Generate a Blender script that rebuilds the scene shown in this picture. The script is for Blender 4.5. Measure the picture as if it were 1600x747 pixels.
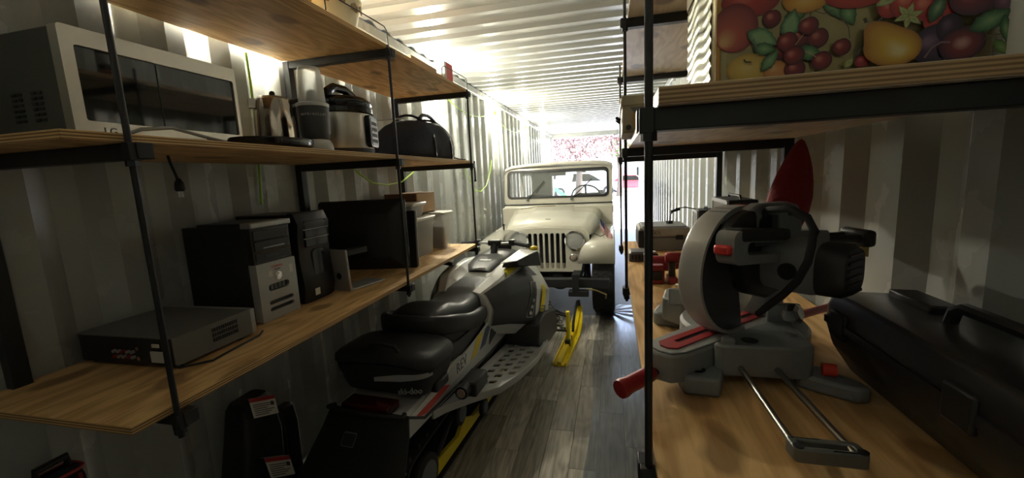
import bpy, bmesh, math, random
from mathutils import Matrix, Vector, Euler
for o in list(bpy.data.objects): bpy.data.objects.remove(o)
scene = bpy.context.scene
COL = scene.collection
PI = math.pi
# ------------------------------------------------------------------ camera, world, sun, exposure
CAMZ = 1.60
F_PX, YAW, PITCH, ROLL = 652.34, -0.24024, -0.148334, -0.048629
_f = Vector((math.sin(YAW)*math.cos(PITCH), math.cos(YAW)*math.cos(PITCH), math.sin(PITCH)))
_r0 = Vector((math.cos(YAW), -math.sin(YAW), 0)); _u0 = _r0.cross(_f)
_r = _r0*math.cos(ROLL) + _u0*math.sin(ROLL); _u = _u0*math.cos(ROLL) - _r0*math.sin(ROLL)
cam_d = bpy.data.cameras.new('camera'); cam = bpy.data.objects.new('camera', cam_d); COL.objects.link(cam)
cam_d.sensor_fit = 'HORIZONTAL'; cam_d.sensor_width = 36; cam_d.lens = F_PX/1600*36; cam_d.clip_start = 0.02; cam_d.clip_end = 400
cam.matrix_world = Matrix(((_r.x, _u.x, -_f.x, 0), (_r.y, _u.y, -_f.y, 0), (_r.z, _u.z, -_f.z, CAMZ), (0, 0, 0, 1)))
scene.camera = cam
def at(x, y, X=None, Y=None, Z=None):
    """a photograph pixel, on a known plane of the place -> a world point"""
    v = _f + _r*((x-800)/F_PX) - _u*((y-373.5)/F_PX)
    t = X/v.x if X is not None else Y/v.y if Y is not None else (Z-CAMZ)/v.z
    return Vector((v.x*t, v.y*t, v.z*t+CAMZ))
w = bpy.data.worlds.new('sky'); scene.world = w; w.use_nodes = True
_n = w.node_tree.nodes; _bg = _n['Background']
_sky = _n.new('ShaderNodeTexSky'); _sky.sky_type = 'NISHITA'; _sky.sun_disc = False
_sky.sun_elevation = math.radians(48); _sky.sun_rotation = math.radians(70); _sky.dust_density = 3.0
w.node_tree.links.new(_sky.outputs[0], _bg.inputs[0]); _bg.inputs[1].default_value = 1.15
sun_d = bpy.data.lights.new('sun', 'SUN'); sun = bpy.data.objects.new('sun', sun_d); COL.objects.link(sun)
sun_d.energy = 4.5; sun_d.angle = 0.01; sun_d.color = (1, .96, .9); sun.rotation_euler = Vector((-.62, -.23, -.75)).to_track_quat('-Z', 'Y').to_euler()
portal_d = bpy.data.lights.new('opening_portal', 'AREA'); portal = bpy.data.objects.new('opening_portal', portal_d); COL.objects.link(portal)
portal_d.shape = 'RECTANGLE'; portal_d.size = 2.3; portal_d.size_y = 2.55; portal_d.cycles.is_portal = True
portal.location = (-.465, 11.93, 1.3); portal.rotation_euler = (-math.radians(90), 0, 0)
scene.view_settings.view_transform = 'Standard'; scene.view_settings.look = 'None'
scene.view_settings.gamma = 1; scene.view_settings.use_curve_mapping = False
scene.view_settings.exposure = 1.2
BULB_POWER = 860.0
scene.cycles.max_bounces = 14; scene.cycles.diffuse_bounces = 9; scene.cycles.glossy_bounces = 6; scene.cycles.transparent_max_bounces = 12
# ------------------------------------------------------------------ helpers
WM = {}
class MB:
    def __init__(s): s.v = []; s.f = []; s.m = []; s.cur = 0
    def add(s, vs, fs):
        b = len(s.v); s.v += [Vector(p) for p in vs]
        for q in fs: s.f.append([i+b for i in q]); s.m.append(s.cur)
        return s
    def box(s, x0, x1, y0, y1, z0, z1):
        return s.add([(x0,y0,z0),(x1,y0,z0),(x1,y1,z0),(x0,y1,z0),(x0,y0,z1),(x1,y0,z1),(x1,y1,z1),(x0,y1,z1)],
                     [(3,2,1,0),(4,5,6,7),(0,1,5,4),(1,2,6,5),(2,3,7,6),(3,0,4,7)])
    def obox(s, c, size, rot=(0,0,0)):
        R = rot if isinstance(rot, Matrix) else Euler(rot).to_matrix()
        c = Vector(c); h = Vector(size)/2
        ps = [c + R@Vector((a*h.x, b*h.y, d*h.z)) for d in (-1,1) for a,b in ((-1,-1),(1,-1),(1,1),(-1,1))]
        return s.add(ps, [(3,2,1,0),(4,5,6,7),(0,1,5,4),(1,2,6,5),(2,3,7,6),(3,0,4,7)])
    def bar(s, p0, p1, wd, th, up=(0,0,1)):
        p0, p1 = Vector(p0), Vector(p1); d = (p1-p0); L = d.length; d.normalize()
        sd = d.cross(Vector(up)).normalized(); u = sd.cross(d)
        return s.obox((p0+p1)/2, (wd, L, th), Matrix((sd, d, u)).transposed())
    def ring(s, pts): 
        b = len(s.v); s.v += [Vector(p) for p in pts]; return list(range(b, b+len(pts)))
    def loft(s, rings, cap=True, closed=True, loop=False):
        ids = [s.ring(r) for r in rings]; n = len(rings[0]); k = len(ids)
        for a in range(k if loop else k-1):
            A, B = ids[a], ids[(a+1) % k]
            for i in range(n if closed else n-1):
                j = (i+1) % n; s.f.append([A[i], A[j], B[j], B[i]]); s.m.append(s.cur)
        if cap and not loop:
            s.f.append(ids[0][::-1]); s.m.append(s.cur); s.f.append(ids[-1]); s.m.append(s.cur)
        return s
    def cyl(s, p0, p1, r0, r1=None, n=14, cap=True):
        p0, p1 = Vector(p0), Vector(p1); r1 = r0 if r1 is None else r1
        d = (p1-p0).normalized(); a = d.orthogonal().normalized(); b = d.cross(a)
        R = lambda p, r: [p + a*(r*math.cos(2*PI*i/n)) + b*(r*math.sin(2*PI*i/n)) for i in range(n)]
        return s.loft([R(p0, r0), R(p1, r1)], cap)
    def tube(s, pts, r, n=8, loop=False, cap=True):
        P = [Vector(p) for p in pts]; k = len(P); rings = []; a = None
        for i in range(k):
            if loop: d = P[(i+1) % k]-P[i-1]
            else: d = P[min(i+1, k-1)]-P[max(i-1, 0)]
            d.normalize()
            a = d.orthogonal().normalized() if a is None else (a-d*a.dot(d)).normalized()
            b = d.cross(a); rr = r[i] if isinstance(r, (list, tuple)) else r
            rings.append([P[i]+a*(rr*math.cos(2*PI*j/n))+b*(rr*math.sin(2*PI*j/n)) for j in range(n)])
        return s.loft(rings, cap, True, loop)
    def lathe(s, prof, n=20, c=(0,0,0), axis=(0,0,1), cap=True):
        c = Vector(c); d = Vector(axis).normalized(); a = d.orthogonal().normalized(); b = d.cross(a)
        return s.loft([[c+d*z+a*(r*math.cos(2*PI*i/n))+b*(r*math.sin(2*PI*i/n)) for i in range(n)] for r, z in prof], cap)
    def prism(s, poly, fn, a, b):
        """fn(u, v, w) -> point; poly of (u, v); extruded w from a to b"""
        return s.loft([[fn(u, v, a) for u, v in poly], [fn(u, v, b) for u, v in poly]])
    def grid(s, fn, nu, nv):
        b = len(s.v)
        for j in range(nv+1):
            for i in range(nu+1): s.v.append(Vector(fn(i/nu, j/nv)))
        for j in range(nv):
            for i in range(nu):
                q = b+j*(nu+1)+i; s.f.append([q, q+1, q+nu+2, q+nu+1]); s.m.append(s.cur)
        return s
    def sphere(s, c, r, n=16, m=10):
        c = Vector(c); r = Vector(r) if not isinstance(r, (int, float)) else Vector((r, r, r))
        return s.loft([[c+Vector((r.x*math.sin(t)*math.cos(2*PI*i/n), r.y*math.sin(t)*math.sin(2*PI*i/n), -r.z*math.cos(t))) for i in range(n)]
                       for t in [PI*(k+.02)/(m+.04) if k else .02 for k in range(m+1)]])
    def holes(s, outline, holes, fn, a, b):
        """flat plate with holes: outline and holes in (u, v), extruded w from a to b"""
        bm = bmesh.new(); es = []
        for lp in [outline]+list(holes):
            vs = [bm.verts.new((u, v, 0)) for u, v in lp]
            es += [bm.edges.new((vs[i], vs[(i+1) % len(vs)])) for i in range(len(vs))]
        bmesh.ops.triangle_fill(bm, use_beauty=True, use_dissolve=False, edges=es)
        bm.verts.ensure_lookup_table(); bm.verts.index_update()
        vs = [(v.co.x, v.co.y) for v in bm.verts]; fs = [[v.index for v in f.verts] for f in bm.faces]
        bnd = [(e.verts[0].index, e.verts[1].index) for e in bm.edges if len(e.link_faces) == 1]; bm.free()
        n = len(vs)
        s.add([fn(u, v, a) for u, v in vs]+[fn(u, v, b) for u, v in vs],
              [q[::-1] for q in fs]+[[i+n for i in q] for q in fs]+[[i, j, j+n, i+n] for i, j in bnd])
        return s
    def build(s, name, mat, parent=None, bevel=0, seg=2, ang=35, local=False, sub=0, smooth=True):
        vs = s.v; off = None
        if parent is not None:
            if not local:
                I = WM[parent.name].inverted(); vs = [I@p for p in vs]
        else:
            xs = [p.x for p in vs]; ys = [p.y for p in vs]; zs = [p.z for p in vs]
            off = Vector(((min(xs)+max(xs))/2, (min(ys)+max(ys))/2, min(zs))); vs = [p-off for p in vs]
        me = bpy.data.meshes.new(name); me.from_pydata([tuple(p) for p in vs], [], s.f)
        bm = bmesh.new(); bm.from_mesh(me); bmesh.ops.recalc_face_normals(bm, faces=bm.faces); bm.to_mesh(me); bm.free()
        for mm in (mat if isinstance(mat, (list, tuple)) else [mat]): me.materials.append(mm)
        if isinstance(mat, (list, tuple)): me.polygons.foreach_set('material_index', s.m)
        if smooth:
            me.polygons.foreach_set('use_smooth', [True]*len(me.polygons)); me.set_sharp_from_angle(angle=math.radians(ang))
        o = bpy.data.objects.new(name, me); COL.objects.link(o)
        if parent is not None: o.parent = parent; WM[o.name] = WM[parent.name]
        else: o.location = off; WM[o.name] = Matrix.Translation(off)
        if bevel:
            md = o.modifiers.new('bevel', 'BEVEL'); md.width = bevel; md.segments = seg; md.limit_method = 'ANGLE'; md.angle_limit = math.radians(40)
        if sub:
            md = o.modifiers.new('sub', 'SUBSURF'); md.levels = sub; md.render_levels = sub
        return o
def tag(o, label, cat, group=None):
    o['label'] = label; o['category'] = cat
    if group: o['group'] = group
    return o
def struct(o): o['kind'] = 'structure'; return o
def thing(name, label, cat, loc=(0,0,0), rz=0, group=None):
    o = bpy.data.objects.new(name, None); COL.objects.link(o); o.empty_display_size = .05
    o.location = loc; o.rotation_euler = (0, 0, rz)
    WM[o.name] = Matrix.Translation(Vector(loc))@Matrix.Rotation(rz, 4, 'Z')
    return tag(o, label, cat, group)
def text(name, body, size, mat, parent, M, depth=.0006, align='CENTER'):
    """flat printed lettering: M maps text space (x right, y up, z out) to the parent's local space"""
    cu = bpy.data.curves.new(name, 'FONT'); cu.body = body; cu.size = size; cu.extrude = depth; cu.align_x = align; cu.align_y = 'CENTER'; cu.resolution_u = 3
    t = bpy.data.objects.new(name+'_tmp', cu); COL.objects.link(t)
    dg = bpy.context.evaluated_depsgraph_get(); me = bpy.data.meshes.new_from_object(t.evaluated_get(dg))
    bpy.data.objects.remove(t); me.transform(M); me.materials.clear(); me.materials.append(mat)
    o = bpy.data.objects.new(name, me); COL.objects.link(o); o.parent = parent; WM[o.name] = WM[parent.name]
    return o
def basis(o, xd, yd): 
    xd = Vector(xd).normalized(); yd = Vector(yd).normalized(); z = xd.cross(yd)
    return Matrix.Translation(Vector(o))@Matrix((xd, yd, z)).transposed().to_4x4()
def sel(cx, cz, hw, hh, e=2.6, n=28):
    out = []
    for i in range(n):
        t = 2*PI*i/n; c, q = math.cos(t), math.sin(t)
        out.append((cx+hw*math.copysign(abs(c)**(2/e), c), cz+hh*math.copysign(abs(q)**(2/e), q)))
    return out
def rrect(x0, x1, y0, y1, r, k=5):
    out = []
    for cx, cy, a0 in ((x1-r, y1-r, 0), (x0+r, y1-r, 90), (x0+r, y0+r, 180), (x1-r, y0+r, 270)):
        for i in range(k+1):
            a = math.radians(a0+90*i/k); out.append((cx+r*math.cos(a), cy+r*math.sin(a)))
    return out
def circ(cx, cy, r, n=20): return [(cx+r*math.cos(2*PI*i/n), cy+r*math.sin(2*PI*i/n)) for i in range(n)]
YZ = lambda x0: (lambda u, v, w: (x0+w, u, v))
XZ = lambda y0: (lambda u, v, w: (u, y0+w, v))
XY = lambda z0: (lambda u, v, w: (u, v, z0+w))
# ------------------------------------------------------------------ materials
MATS = {}
def mat(name, col, rough=.5, metal=0, noise=0, nscale=20, bump=0, bscale=60, spec=.5, alpha=1, trans=0, emit=0, ecol=None, coat=0, rvar=0):
    if name in MATS: return MATS[name]
    m = bpy.data.materials.new(name); m.use_nodes = True; nt = m.node_tree; b = nt.nodes['Principled BSDF']
    c = (*col, 1)
    b.inputs['Base Color'].default_value = c; b.inputs['Roughness'].default_value = rough; b.inputs['Metallic'].default_value = metal
    b.inputs['Specular IOR Level'].default_value = spec; b.inputs['Alpha'].default_value = alpha
    b.inputs['Transmission Weight'].default_value = trans; b.inputs['Coat Weight'].default_value = coat
    if emit: b.inputs['Emission Color'].default_value = (*(ecol or col), 1); b.inputs['Emission Strength'].default_value = emit
    tc = nt.nodes.new('ShaderNodeTexCoord')
    if noise or rvar:
        nz = nt.nodes.new('ShaderNodeTexNoise'); nz.inputs['Scale'].default_value = nscale; nz.inputs['Detail'].default_value = 4
        nt.links.new(tc.outputs['Object'], nz.inputs['Vector'])
        if noise:
            mx = nt.nodes.new('ShaderNodeMix'); mx.data_type = 'RGBA'
            mx.inputs['A'].default_value = (*[x*(1-noise) for x in col], 1); mx.inputs['B'].default_value = (*[min(1, x*(1+noise)) for x in col], 1)
            nt.links.new(nz.outputs['Fac'], mx.inputs['Factor']); nt.links.new(mx.outputs['Result'], b.inputs['Base Color'])
        if rvar:
            mr = nt.nodes.new('ShaderNodeMapRange'); mr.inputs['To Min'].default_value = max(.02, rough-rvar); mr.inputs['To Max'].default_value = rough+rvar
            nt.links.new(nz.outputs['Fac'], mr.inputs['Value']); nt.links.new(mr.outputs['Result'], b.inputs['Roughness'])
    if bump:
        n2 = nt.nodes.new('ShaderNodeTexNoise'); n2.inputs['Scale'].default_value = bscale; n2.inputs['Detail'].default_value = 3
        nt.links.new(tc.outputs['Object'], n2.inputs['Vector'])
        bp = nt.nodes.new('ShaderNodeBump'); bp.inputs['Strength'].default_value = bump; bp.inputs['Distance'].default_value = .01
        nt.links.new(n2.outputs['Fac'], bp.inputs['Height']); nt.links.new(bp.outputs['Normal'], b.inputs['Normal'])
    MATS[name] = m; return m
def wood(name, base, dark, scale=(28, 1.6, 28), knots=True, ply=True, rough=.6, rnd=False, tone=0, fine=.5, edge=None):
    eb, ed = edge or (base, dark)
    """grain along local Y; knots as brown ovals; plies on the edges"""
    m = bpy.data.materials.new(name); m.use_nodes = True; nt = m.node_tree; N = nt.nodes; L = nt.links
    b = N['Principled BSDF']; b.inputs['Roughness'].default_value = rough
    tc = N.new('ShaderNodeTexCoord'); vec = tc.outputs['Object']
    if rnd:
        oi = N.new('ShaderNodeObjectInfo'); va = N.new('ShaderNodeVectorMath'); va.operation = 'ADD'
        mu = N.new('ShaderNodeMath'); mu.operation = 'MULTIPLY'; mu.inputs[1].default_value = 37
        L.new(oi.outputs['Random'], mu.inputs[0]); L.new(vec, va.inputs[0]); L.new(mu.outputs[0], va.inputs[1]); vec = va.outputs[0]
    mp = N.new('ShaderNodeMapping'); mp.inputs['Scale'].default_value = scale; L.new(vec, mp.inputs['Vector'])
    # large swirling figure
    mp2 = N.new('ShaderNodeMapping'); mp2.inputs['Scale'].default_value = (3.2, .8, 3.2); L.new(vec, mp2.inputs['Vector'])
    n0 = N.new('ShaderNodeTexNoise'); n0.inputs['Scale'].default_value = 1.6; n0.inputs['Detail'].default_value = 2; L.new(mp2.outputs[0], n0.inputs['Vector'])
    sn = N.new('ShaderNodeMath'); sn.operation = 'MULTIPLY'; sn.inputs[1].default_value = 60; L.new(n0.outputs['Fac'], sn.inputs[0])
    si = N.new('ShaderNodeMath'); si.operation = 'SINE'; L.new(sn.outputs[0], si.inputs[0])
    n1 = N.new('ShaderNodeTexNoise'); n1.inputs['Scale'].default_value = 3; n1.inputs['Detail'].default_value = 5; L.new(mp.outputs[0], n1.inputs['Vector'])
    ad = N.new('ShaderNodeMath'); ad.operation = 'MULTIPLY_ADD'; ad.inputs[1].default_value = .075 if not knots else .20; L.new(si.outputs[0], ad.inputs[0]); L.new(n1.outputs['Fac'], ad.inputs[2])
    mr = N.new('ShaderNodeMapRange'); mr.inputs['From Min'].default_value = .3; mr.inputs['From Max'].default_value = .75; mr.inputs['To Max'].default_value = fine; L.new(ad.outputs[0], mr.inputs['Value'])
    mx = N.new('ShaderNodeMix'); mx.data_type = 'RGBA'; mx.inputs['A'].default_value = (*base, 1); mx.inputs['B'].default_value = (*dark, 1); L.new(mr.outputs[0], mx.inputs['Factor'])
    out = mx.outputs['Result']
    if knots:
        mk = N.new('ShaderNodeMapping'); mk.inputs['Scale'].default_value = (3.1, 1.9, 1); L.new(vec, mk.inputs['Vector'])
        nw = N.new('ShaderNodeTexNoise'); nw.inputs['Scale'].default_value = 6; L.new(vec, nw.inputs['Vector'])
        av = N.new('ShaderNodeVectorMath'); av.operation = 'MULTIPLY_ADD'; av.inputs[1].default_value = (.25, .25, 0); L.new(nw.outputs['Color'], av.inputs[0]); L.new(mk.outputs[0], av.inputs[2])
        vo = N.new('ShaderNodeTexVoronoi'); vo.inputs['Scale'].default_value = 1.15; vo.voronoi_dimensions = '2D'; L.new(av.outputs[0], vo.inputs['Vector'])
        kr = N.new('ShaderNodeMapRange'); kr.inputs['From Min'].default_value = .10; kr.inputs['From Max'].default_value = .17; kr.inputs['To Min'].default_value = .7; kr.inputs['To Max'].default_value = 0; L.new(vo.outputs['Distance'], kr.inputs['Value'])
        m2 = N.new('ShaderNodeMix'); m2.data_type = 'RGBA'; m2.inputs['B'].default_value = (*[x*.42 for x in dark], 1); L.new(kr.outputs[0], m2.inputs['Factor']); L.new(out, m2.inputs['A']); out = m2.outputs['Result']
    if ply:
        sx = N.new('ShaderNodeSeparateXYZ'); L.new(tc.outputs['Object'], sx.inputs[0])
        wv = N.new('ShaderNodeMath'); wv.operation = 'MULTIPLY'; wv.inputs[1].default_value = 2*PI/.0066; L.new(sx.outputs['Z'], wv.inputs[0])
        s2 = N.new('ShaderNodeMath'); s2.operation = 'SINE'; L.new(wv.outputs[0], s2.inputs[0])
        m3 = N.new('ShaderNodeMapRange'); m3.inputs['From Min'].default_value = -.6; m3.inputs['From Max'].default_value = .6; L.new(s2.outputs[0], m3.inputs['Value'])
        me = N.new('ShaderNodeMix'); me.data_type = 'RGBA'; me.inputs['A'].default_value = (*[x*.9 for x in eb], 1); me.inputs['B'].default_value = (*[x*.55 for x in ed], 1); L.new(m3.outputs[0], me.inputs['Factor'])
        ns = N.new('ShaderNodeSeparateXYZ'); L.new(tc.outputs['Normal'], ns.inputs[0])
        ab = N.new('ShaderNodeMath'); ab.operation = 'ABSOLUTE'; L.new(ns.outputs['Z'], ab.inputs[0])
        gt = N.new('ShaderNodeMath'); gt.operation = 'GREATER_THAN'; gt.inputs[1].default_value = .5; L.new(ab.outputs[0], gt.inputs[0])
        m4 = N.new('ShaderNodeMix'); m4.data_type = 'RGBA'; L.new(gt.outputs[0], m4.inputs['Factor']); L.new(me.outputs['Result'], m4.inputs['A']); L.new(out, m4.inputs['B']); out = m4.outputs['Result']
    if rnd and tone:
        hs = N.new('ShaderNodeHueSaturation'); tr = N.new('ShaderNodeMapRange'); tr.inputs['To Min'].default_value = 1-tone; tr.inputs['To Max'].default_value = 1+tone
        L.new(oi.outputs['Random'], tr.inputs['Value']); L.new(tr.outputs[0], hs.inputs['Value']); L.new(out, hs.inputs['Color']); out = hs.outputs[0]
    L.new(out, b.inputs['Base Color'])
    bp = N.new('ShaderNodeBump'); bp.inputs['Strength'].default_value = .12; bp.inputs['Distance'].default_value = .004; L.new(n1.outputs['Fac'], bp.inputs['Height']); L.new(bp.outputs[0], b.inputs['Normal'])
    MATS[name] = m; return m
def print_mat():
    m = bpy.data.materials.new('printed_colour'); m.use_nodes = True; nt = m.node_tree
    a = nt.nodes.new('ShaderNodeVertexColor'); a.layer_name = 'ink'; nt.links.new(a.outputs[0], nt.nodes['Principled BSDF'].inputs['Base Color'])
    nt.nodes['Principled BSDF'].inputs['Roughness'].default_value = .35; return m
M_PLY = wood('plywood', (.78, .51, .23), (.42, .20, .06), fine=.62)
M_PLY_DAYLIT = wood('plywood_baked_daylight', (.72, .60, .46), (.42, .31, .22), rough=.42, edge=((.55, .36, .18), (.40, .22, .09)))  # faces paled to hold the doorway's daylight glare in their colour; edges stay brown
M_PLANK = wood('grey_vinyl_plank', (.47, .43, .37), (.15, .135, .115), scale=(22, 1.2, 22), knots=False, ply=False, rough=.27, rnd=True, tone=.38, fine=.8)
M_WALL = mat('painted_steel_wall', (.41, .425, .405), .27, noise=.04, nscale=6, rvar=.025, bump=.012, bscale=14)
M_CEIL = mat('painted_steel_ceiling', (.36, .37, .35), .24, noise=.04, nscale=5, rvar=.03)
M_FLOOR = mat('dark_container_floor', (.055, .055, .06), .45, noise=.3, nscale=8)
M_BLK = mat('black_powdercoat', (.012, .012, .014), .45)
M_BPL = mat('black_plastic', (.014, .014, .016), .42, noise=.15, nscale=90)
M_BGL = mat('gloss_black', (.008, .008, .01), .12)
M_GREY = mat('grey_plastic', (.14, .15, .155), .5, noise=.1, nscale=80)
M_SIL = mat('silver_plastic', (.42, .42, .42), .38, metal=.3)
M_STEEL = mat('brushed_steel', (.62, .58, .52), .28, metal=1, noise=.06, nscale=50)
M_CHROME = mat('chrome', (.8, .8, .8), .08, metal=1)
M_RUB = mat('rubber', (.016, .016, .018), .75, bump=.15, bscale=120)
M_WHT = mat('white_plastic', (.78, .78, .75), .4)
M_CREAM = mat('cream_car_paint', (.62, .60, .52), .25, coat=.4, noise=.04, nscale=6)
M_GLASS = mat('clear_glass', (.86, .93, .92), .02, alpha=.13, spec=.6)
M_DGLASS = mat('dark_glass', (.008, .010, .010), .04, spec=.6)
M_PAPER = mat('white_label', (.62, .61, .57), .6)
M_RED = mat('red_plastic', (.33, .018, .022), .4)
M_REDL = mat('red_ink', (.5, .03, .02), .5)
M_CARD = mat('cardboard', (.45, .29, .16), .8, noise=.06, nscale=40)
M_NAVY = mat('navy_cloth', (.014, .017, .032), .85, bump=.4, bscale=160)
M_YEL = mat('yellow_plastic', (.78, .60, .01), .35)
M_INK = mat('dark_ink', (.03, .03, .035), .5)
M_GREEN = mat('lime_cord', (.42, .72, .06), .4)
M_LENS = mat('lamp_glass', (.75, .77, .76), .12, metal=.55)

def film_mat():
    m = bpy.data.materials.new('clear_film'); m.use_nodes = True; nt = m.node_tree; N = nt.nodes; L = nt.links
    N.remove(N['Principled BSDF']); tr = N.new('ShaderNodeBsdfTransparent'); gl = N.new('ShaderNodeBsdfGlossy'); fr = N.new('ShaderNodeFresnel'); mx = N.new('ShaderNodeMixShader')
    tr.inputs[0].default_value = (.95, .96, .98, 1); gl.inputs[0].default_value = (.82, .88, 1, 1); gl.inputs['Roughness'].default_value = .26; fr.inputs[0].default_value = 1.9
    L.new(fr.outputs[0], mx.inputs[0]); L.new(tr.outputs[0], mx.inputs[1]); L.new(gl.outputs[0], mx.inputs[2]); L.new(mx.outputs[0], N['Material Output'].inputs[0]); return m
# ------------------------------------------------------------------ container shell
XL, XR, Y0, Y1, ZC = -1.64, .71, -.28, 11.95, 2.69
def corrugate(a0, a1, pitch, depth, flat):
    """(position, offset) profile: offset 0 = inner face, depth = outer face"""
    sl = (pitch-2*flat)/2; out = []; p = a0
    while p < a1:
        for q, d in ((0, 0), (flat, 0), (flat+sl, depth), (2*flat+sl, depth)): out.append((p+q, d))
        p += pitch
    out = [(min(p, a1), d) for p, d in out]; out.append((a1, 0)); return out
def side_wall(name, x, sg, ph):
    pr = corrugate(Y0-ph, Y1, .278, .036, .072); mb = MB()
    mb.loft([[(x+sg*d, p, z) for p, d in pr] for z in (0, ZC)], cap=False, closed=False)
    mb.loft([[(x+sg*(.06), p, z) for p in (Y0-ph, Y1)] for z in (0, ZC)], cap=False, closed=False)
    o = mb.build(name, M_WALL, ang=20); return struct(o)
wl = side_wall('wall_left', XL, -1, .05); wr = side_wall('wall_right', XR, 1, .12)
mb = MB(); pr = corrugate(Y0, Y1, .209, .02, .055)
mb.loft([[(x, p, ZC+d) for p, d in pr] for x in (XL-.05, XR+.05)], cap=False, closed=False)
mb.loft([[(x, p, ZC+.06) for p in (Y0, Y1)] for x in (XL-.06, XR+.06)], cap=False, closed=False)
struct(mb.build('ceiling', M_CEIL, ang=20))
struct(MB().box(XL-.06, XR+.06, Y0-.06, Y0, 0, ZC).build('wall_back', M_WALL))
fl = struct(MB().box(XL-.06, XR+.06, Y0, Y1+.05, -.06, -.004).build('floor', M_FLOOR))
for i, (x0, x1) in enumerate(((XL-.03, XL+.03), (XR-.03, XR+.03))):
    struct(MB().box(x0, x1, Y0, Y1, ZC-.075, ZC-.004).build('trim_%d' % (i+1), M_WALL, bevel=.006))
struct(MB().box(XL-.06, XR+.06, Y1-.12, Y1+.05, 2.585, ZC+.05).build('trim_3', M_WALL, bevel=.01))
struct(MB().box(XL-.06, XL+.012, Y1-.10, Y1+.06, 0, 2.585).build('trim_4', M_WALL, bevel=.01))
struct(MB().box(XR-.012, XR+.06, Y1-.10, Y1+.06, 0, 2.585).build('trim_5', M_WALL, bevel=.01))
for i, (x0, x1) in enumerate(((XL-.03, XL+.02), (XR-.02, XR+.03))):
    struct(MB().box(x0, x1, Y0, Y1, -.004, .14).build('baseboard_left' if i == 0 else 'baseboard_right', M_WALL, bevel=.004))
# vinyl planks over the front part of the floor
rng = random.Random(4); pm = {}
PW, PL = .152, .915
def plank_mesh(w_, l_):
    k = (round(w_, 3), round(l_, 3))
    if k not in pm:
        o = MB().box(-w_/2+.0008, w_/2-.0008, -l_/2+.0008, l_/2-.0008, -.004, 0).build('plank', M_PLANK, bevel=.0012, seg=1); me = o.data; bpy.data.objects.remove(o); pm[k] = me
    return pm[k]
x = XL+.02; col = 0
while x < XR-.03:
    w_ = min(PW, XR-.02-x); y = .55-((col*.37) % 1)*PL
    while y < 4.62:
        a, b2 = max(y, .55), min(y+PL, 4.62)
        if b2-a > .06:
            o = bpy.data.objects.new('plank', plank_mesh(w_, b2-a)); COL.objects.link(o); o.parent = fl
            o.location = Vector((x+w_/2, (a+b2)/2, 0))-fl.location
            md = o.modifiers.new('bevel', 'BEVEL'); md.width = .0012; md.segments = 1
        y += PL
    x += w_; col += 1
# ------------------------------------------------------------------ shelf brackets and boards
YS_L = (.742, 1.94, 3.07); YS_R = (.735, 1.93, 3.05)
TOPS_L = (1.07, 1.715, 2.236); TOPS_R = (1.075, 1.697, 2.225)
def bracket(side, yi, y, label):
    L = side == 'L'; sg = 1 if L else -1
    xw = XL+.005 if L else XR-.005; xr = -1.035 if L else .0571; xe = xr+sg*.018
    tops = TOPS_L if L else TOPS_R
    t = thing('shelf_bracket', label, 'bracket', (xw, y, tops[0]-.04), 0, 'black hanging shelf brackets')
    b = MB(); b.box(min(xw, xw+sg*.034), max(xw, xw+sg*.034), y-.02, y+.02, tops[0]-.04, tops[2]); b.build('rear_leg', M_BLK, t, bevel=.002)
    for z in tops:
        bb = MB(); bb.box(min(xw+sg*.034, xe), max(xw+sg*.034, xe), y-.018, y+.018, z-.036, z); bb.build('beam', M_BLK, t, bevel=.002)
    MB().cyl((xr, y-.02, tops[0]-.062), (xr, y-.02, tops[2]+(.075 if not L else .30 if yi == 0 else .012)), .0068, n=12).build('front_rod', M_BLK, t)
    for z in tops:
        MB().cyl((xr, y-.02, z-.052), (xr, y-.02, z-.037), .013, n=6).build('nut', M_BLK, t)
        MB().box(xr-.008 if L else xr-.015, xr+.015 if L else xr+.008, y-.032, y-.008, z-.04, z-.0005).build('rod_clamp', M_BLK, t, bevel=.002)
    if L and yi > 0:
        z = tops[2]+.02
        MB().tube([(xr+.006, y-.025, z-.02), (xr+.006, y-.03, z+.055), (xr+.004, y-.045, z+.068), (xr, y-.12, z+.07), (xr-.01, y-.42, z+.068), (xr-.012, y-.45, z+.05), (xr-.012, y-.45, z+.001)], .0028, 8).build('guard_wire', M_BLK, t)
    return t
for i, y in enumerate(YS_L):
    bracket('L', i, y, ['black steel bracket with front rod nearest the microwave, left wall', 'black steel bracket beside the pressure cooker, middle of left shelves', 'black steel bracket at the far end of the left shelves, beside navy bag'][i])
for i, y in enumerate(YS_R):
    bracket('R', i, y, ['black steel bracket with front rod closest to the camera, right of aisle', 'black steel bracket behind the mitre saw on the right shelves', 'black steel bracket at the far end of the right shelves'][i])
def board(side, z, y0, y1, xf, th, label, m=None):
    x0, x1 = (XL+.012, xf) if side == 'L' else (xf, XR-.012)
    legs = [y for y in (YS_L if side == 'L' else YS_R) if y0 < y < y1]
    # notched round the bracket's rear legs
    def edge(sg, xw):
        pts = []
        for y in legs: pts += [(xw, y-.024), (xw+sg*.032, y-.024), (xw+sg*.032, y+.024), (xw, y+.024)]
        return pts
    if side == 'L': poly = [(x1, y0), (x1, y1), (x0, y1)]+edge(1, x0)[::-1]+[(x0, y0)]
    else: poly = [(x0, y0), (x1, y0)]+edge(-1, x1)+[(x1, y1), (x0, y1)]
    o = MB().prism(poly, XY(z), 0, th).build('plywood_shelf', m or M_PLY, bevel=.001, seg=1, smooth=False)
    return tag(o, label, 'shelf', 'plywood shelf boards')
BL, ML, TL = 1.09, 1.735, 2.256
board('L', 1.07, .63, 3.10, -1.045, .02, 'long plywood board of the left shelves, under the computers')
board('L', 1.715, .61, 3.10, -1.045, .02, 'long plywood board of the left shelves, under the microwave')
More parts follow.
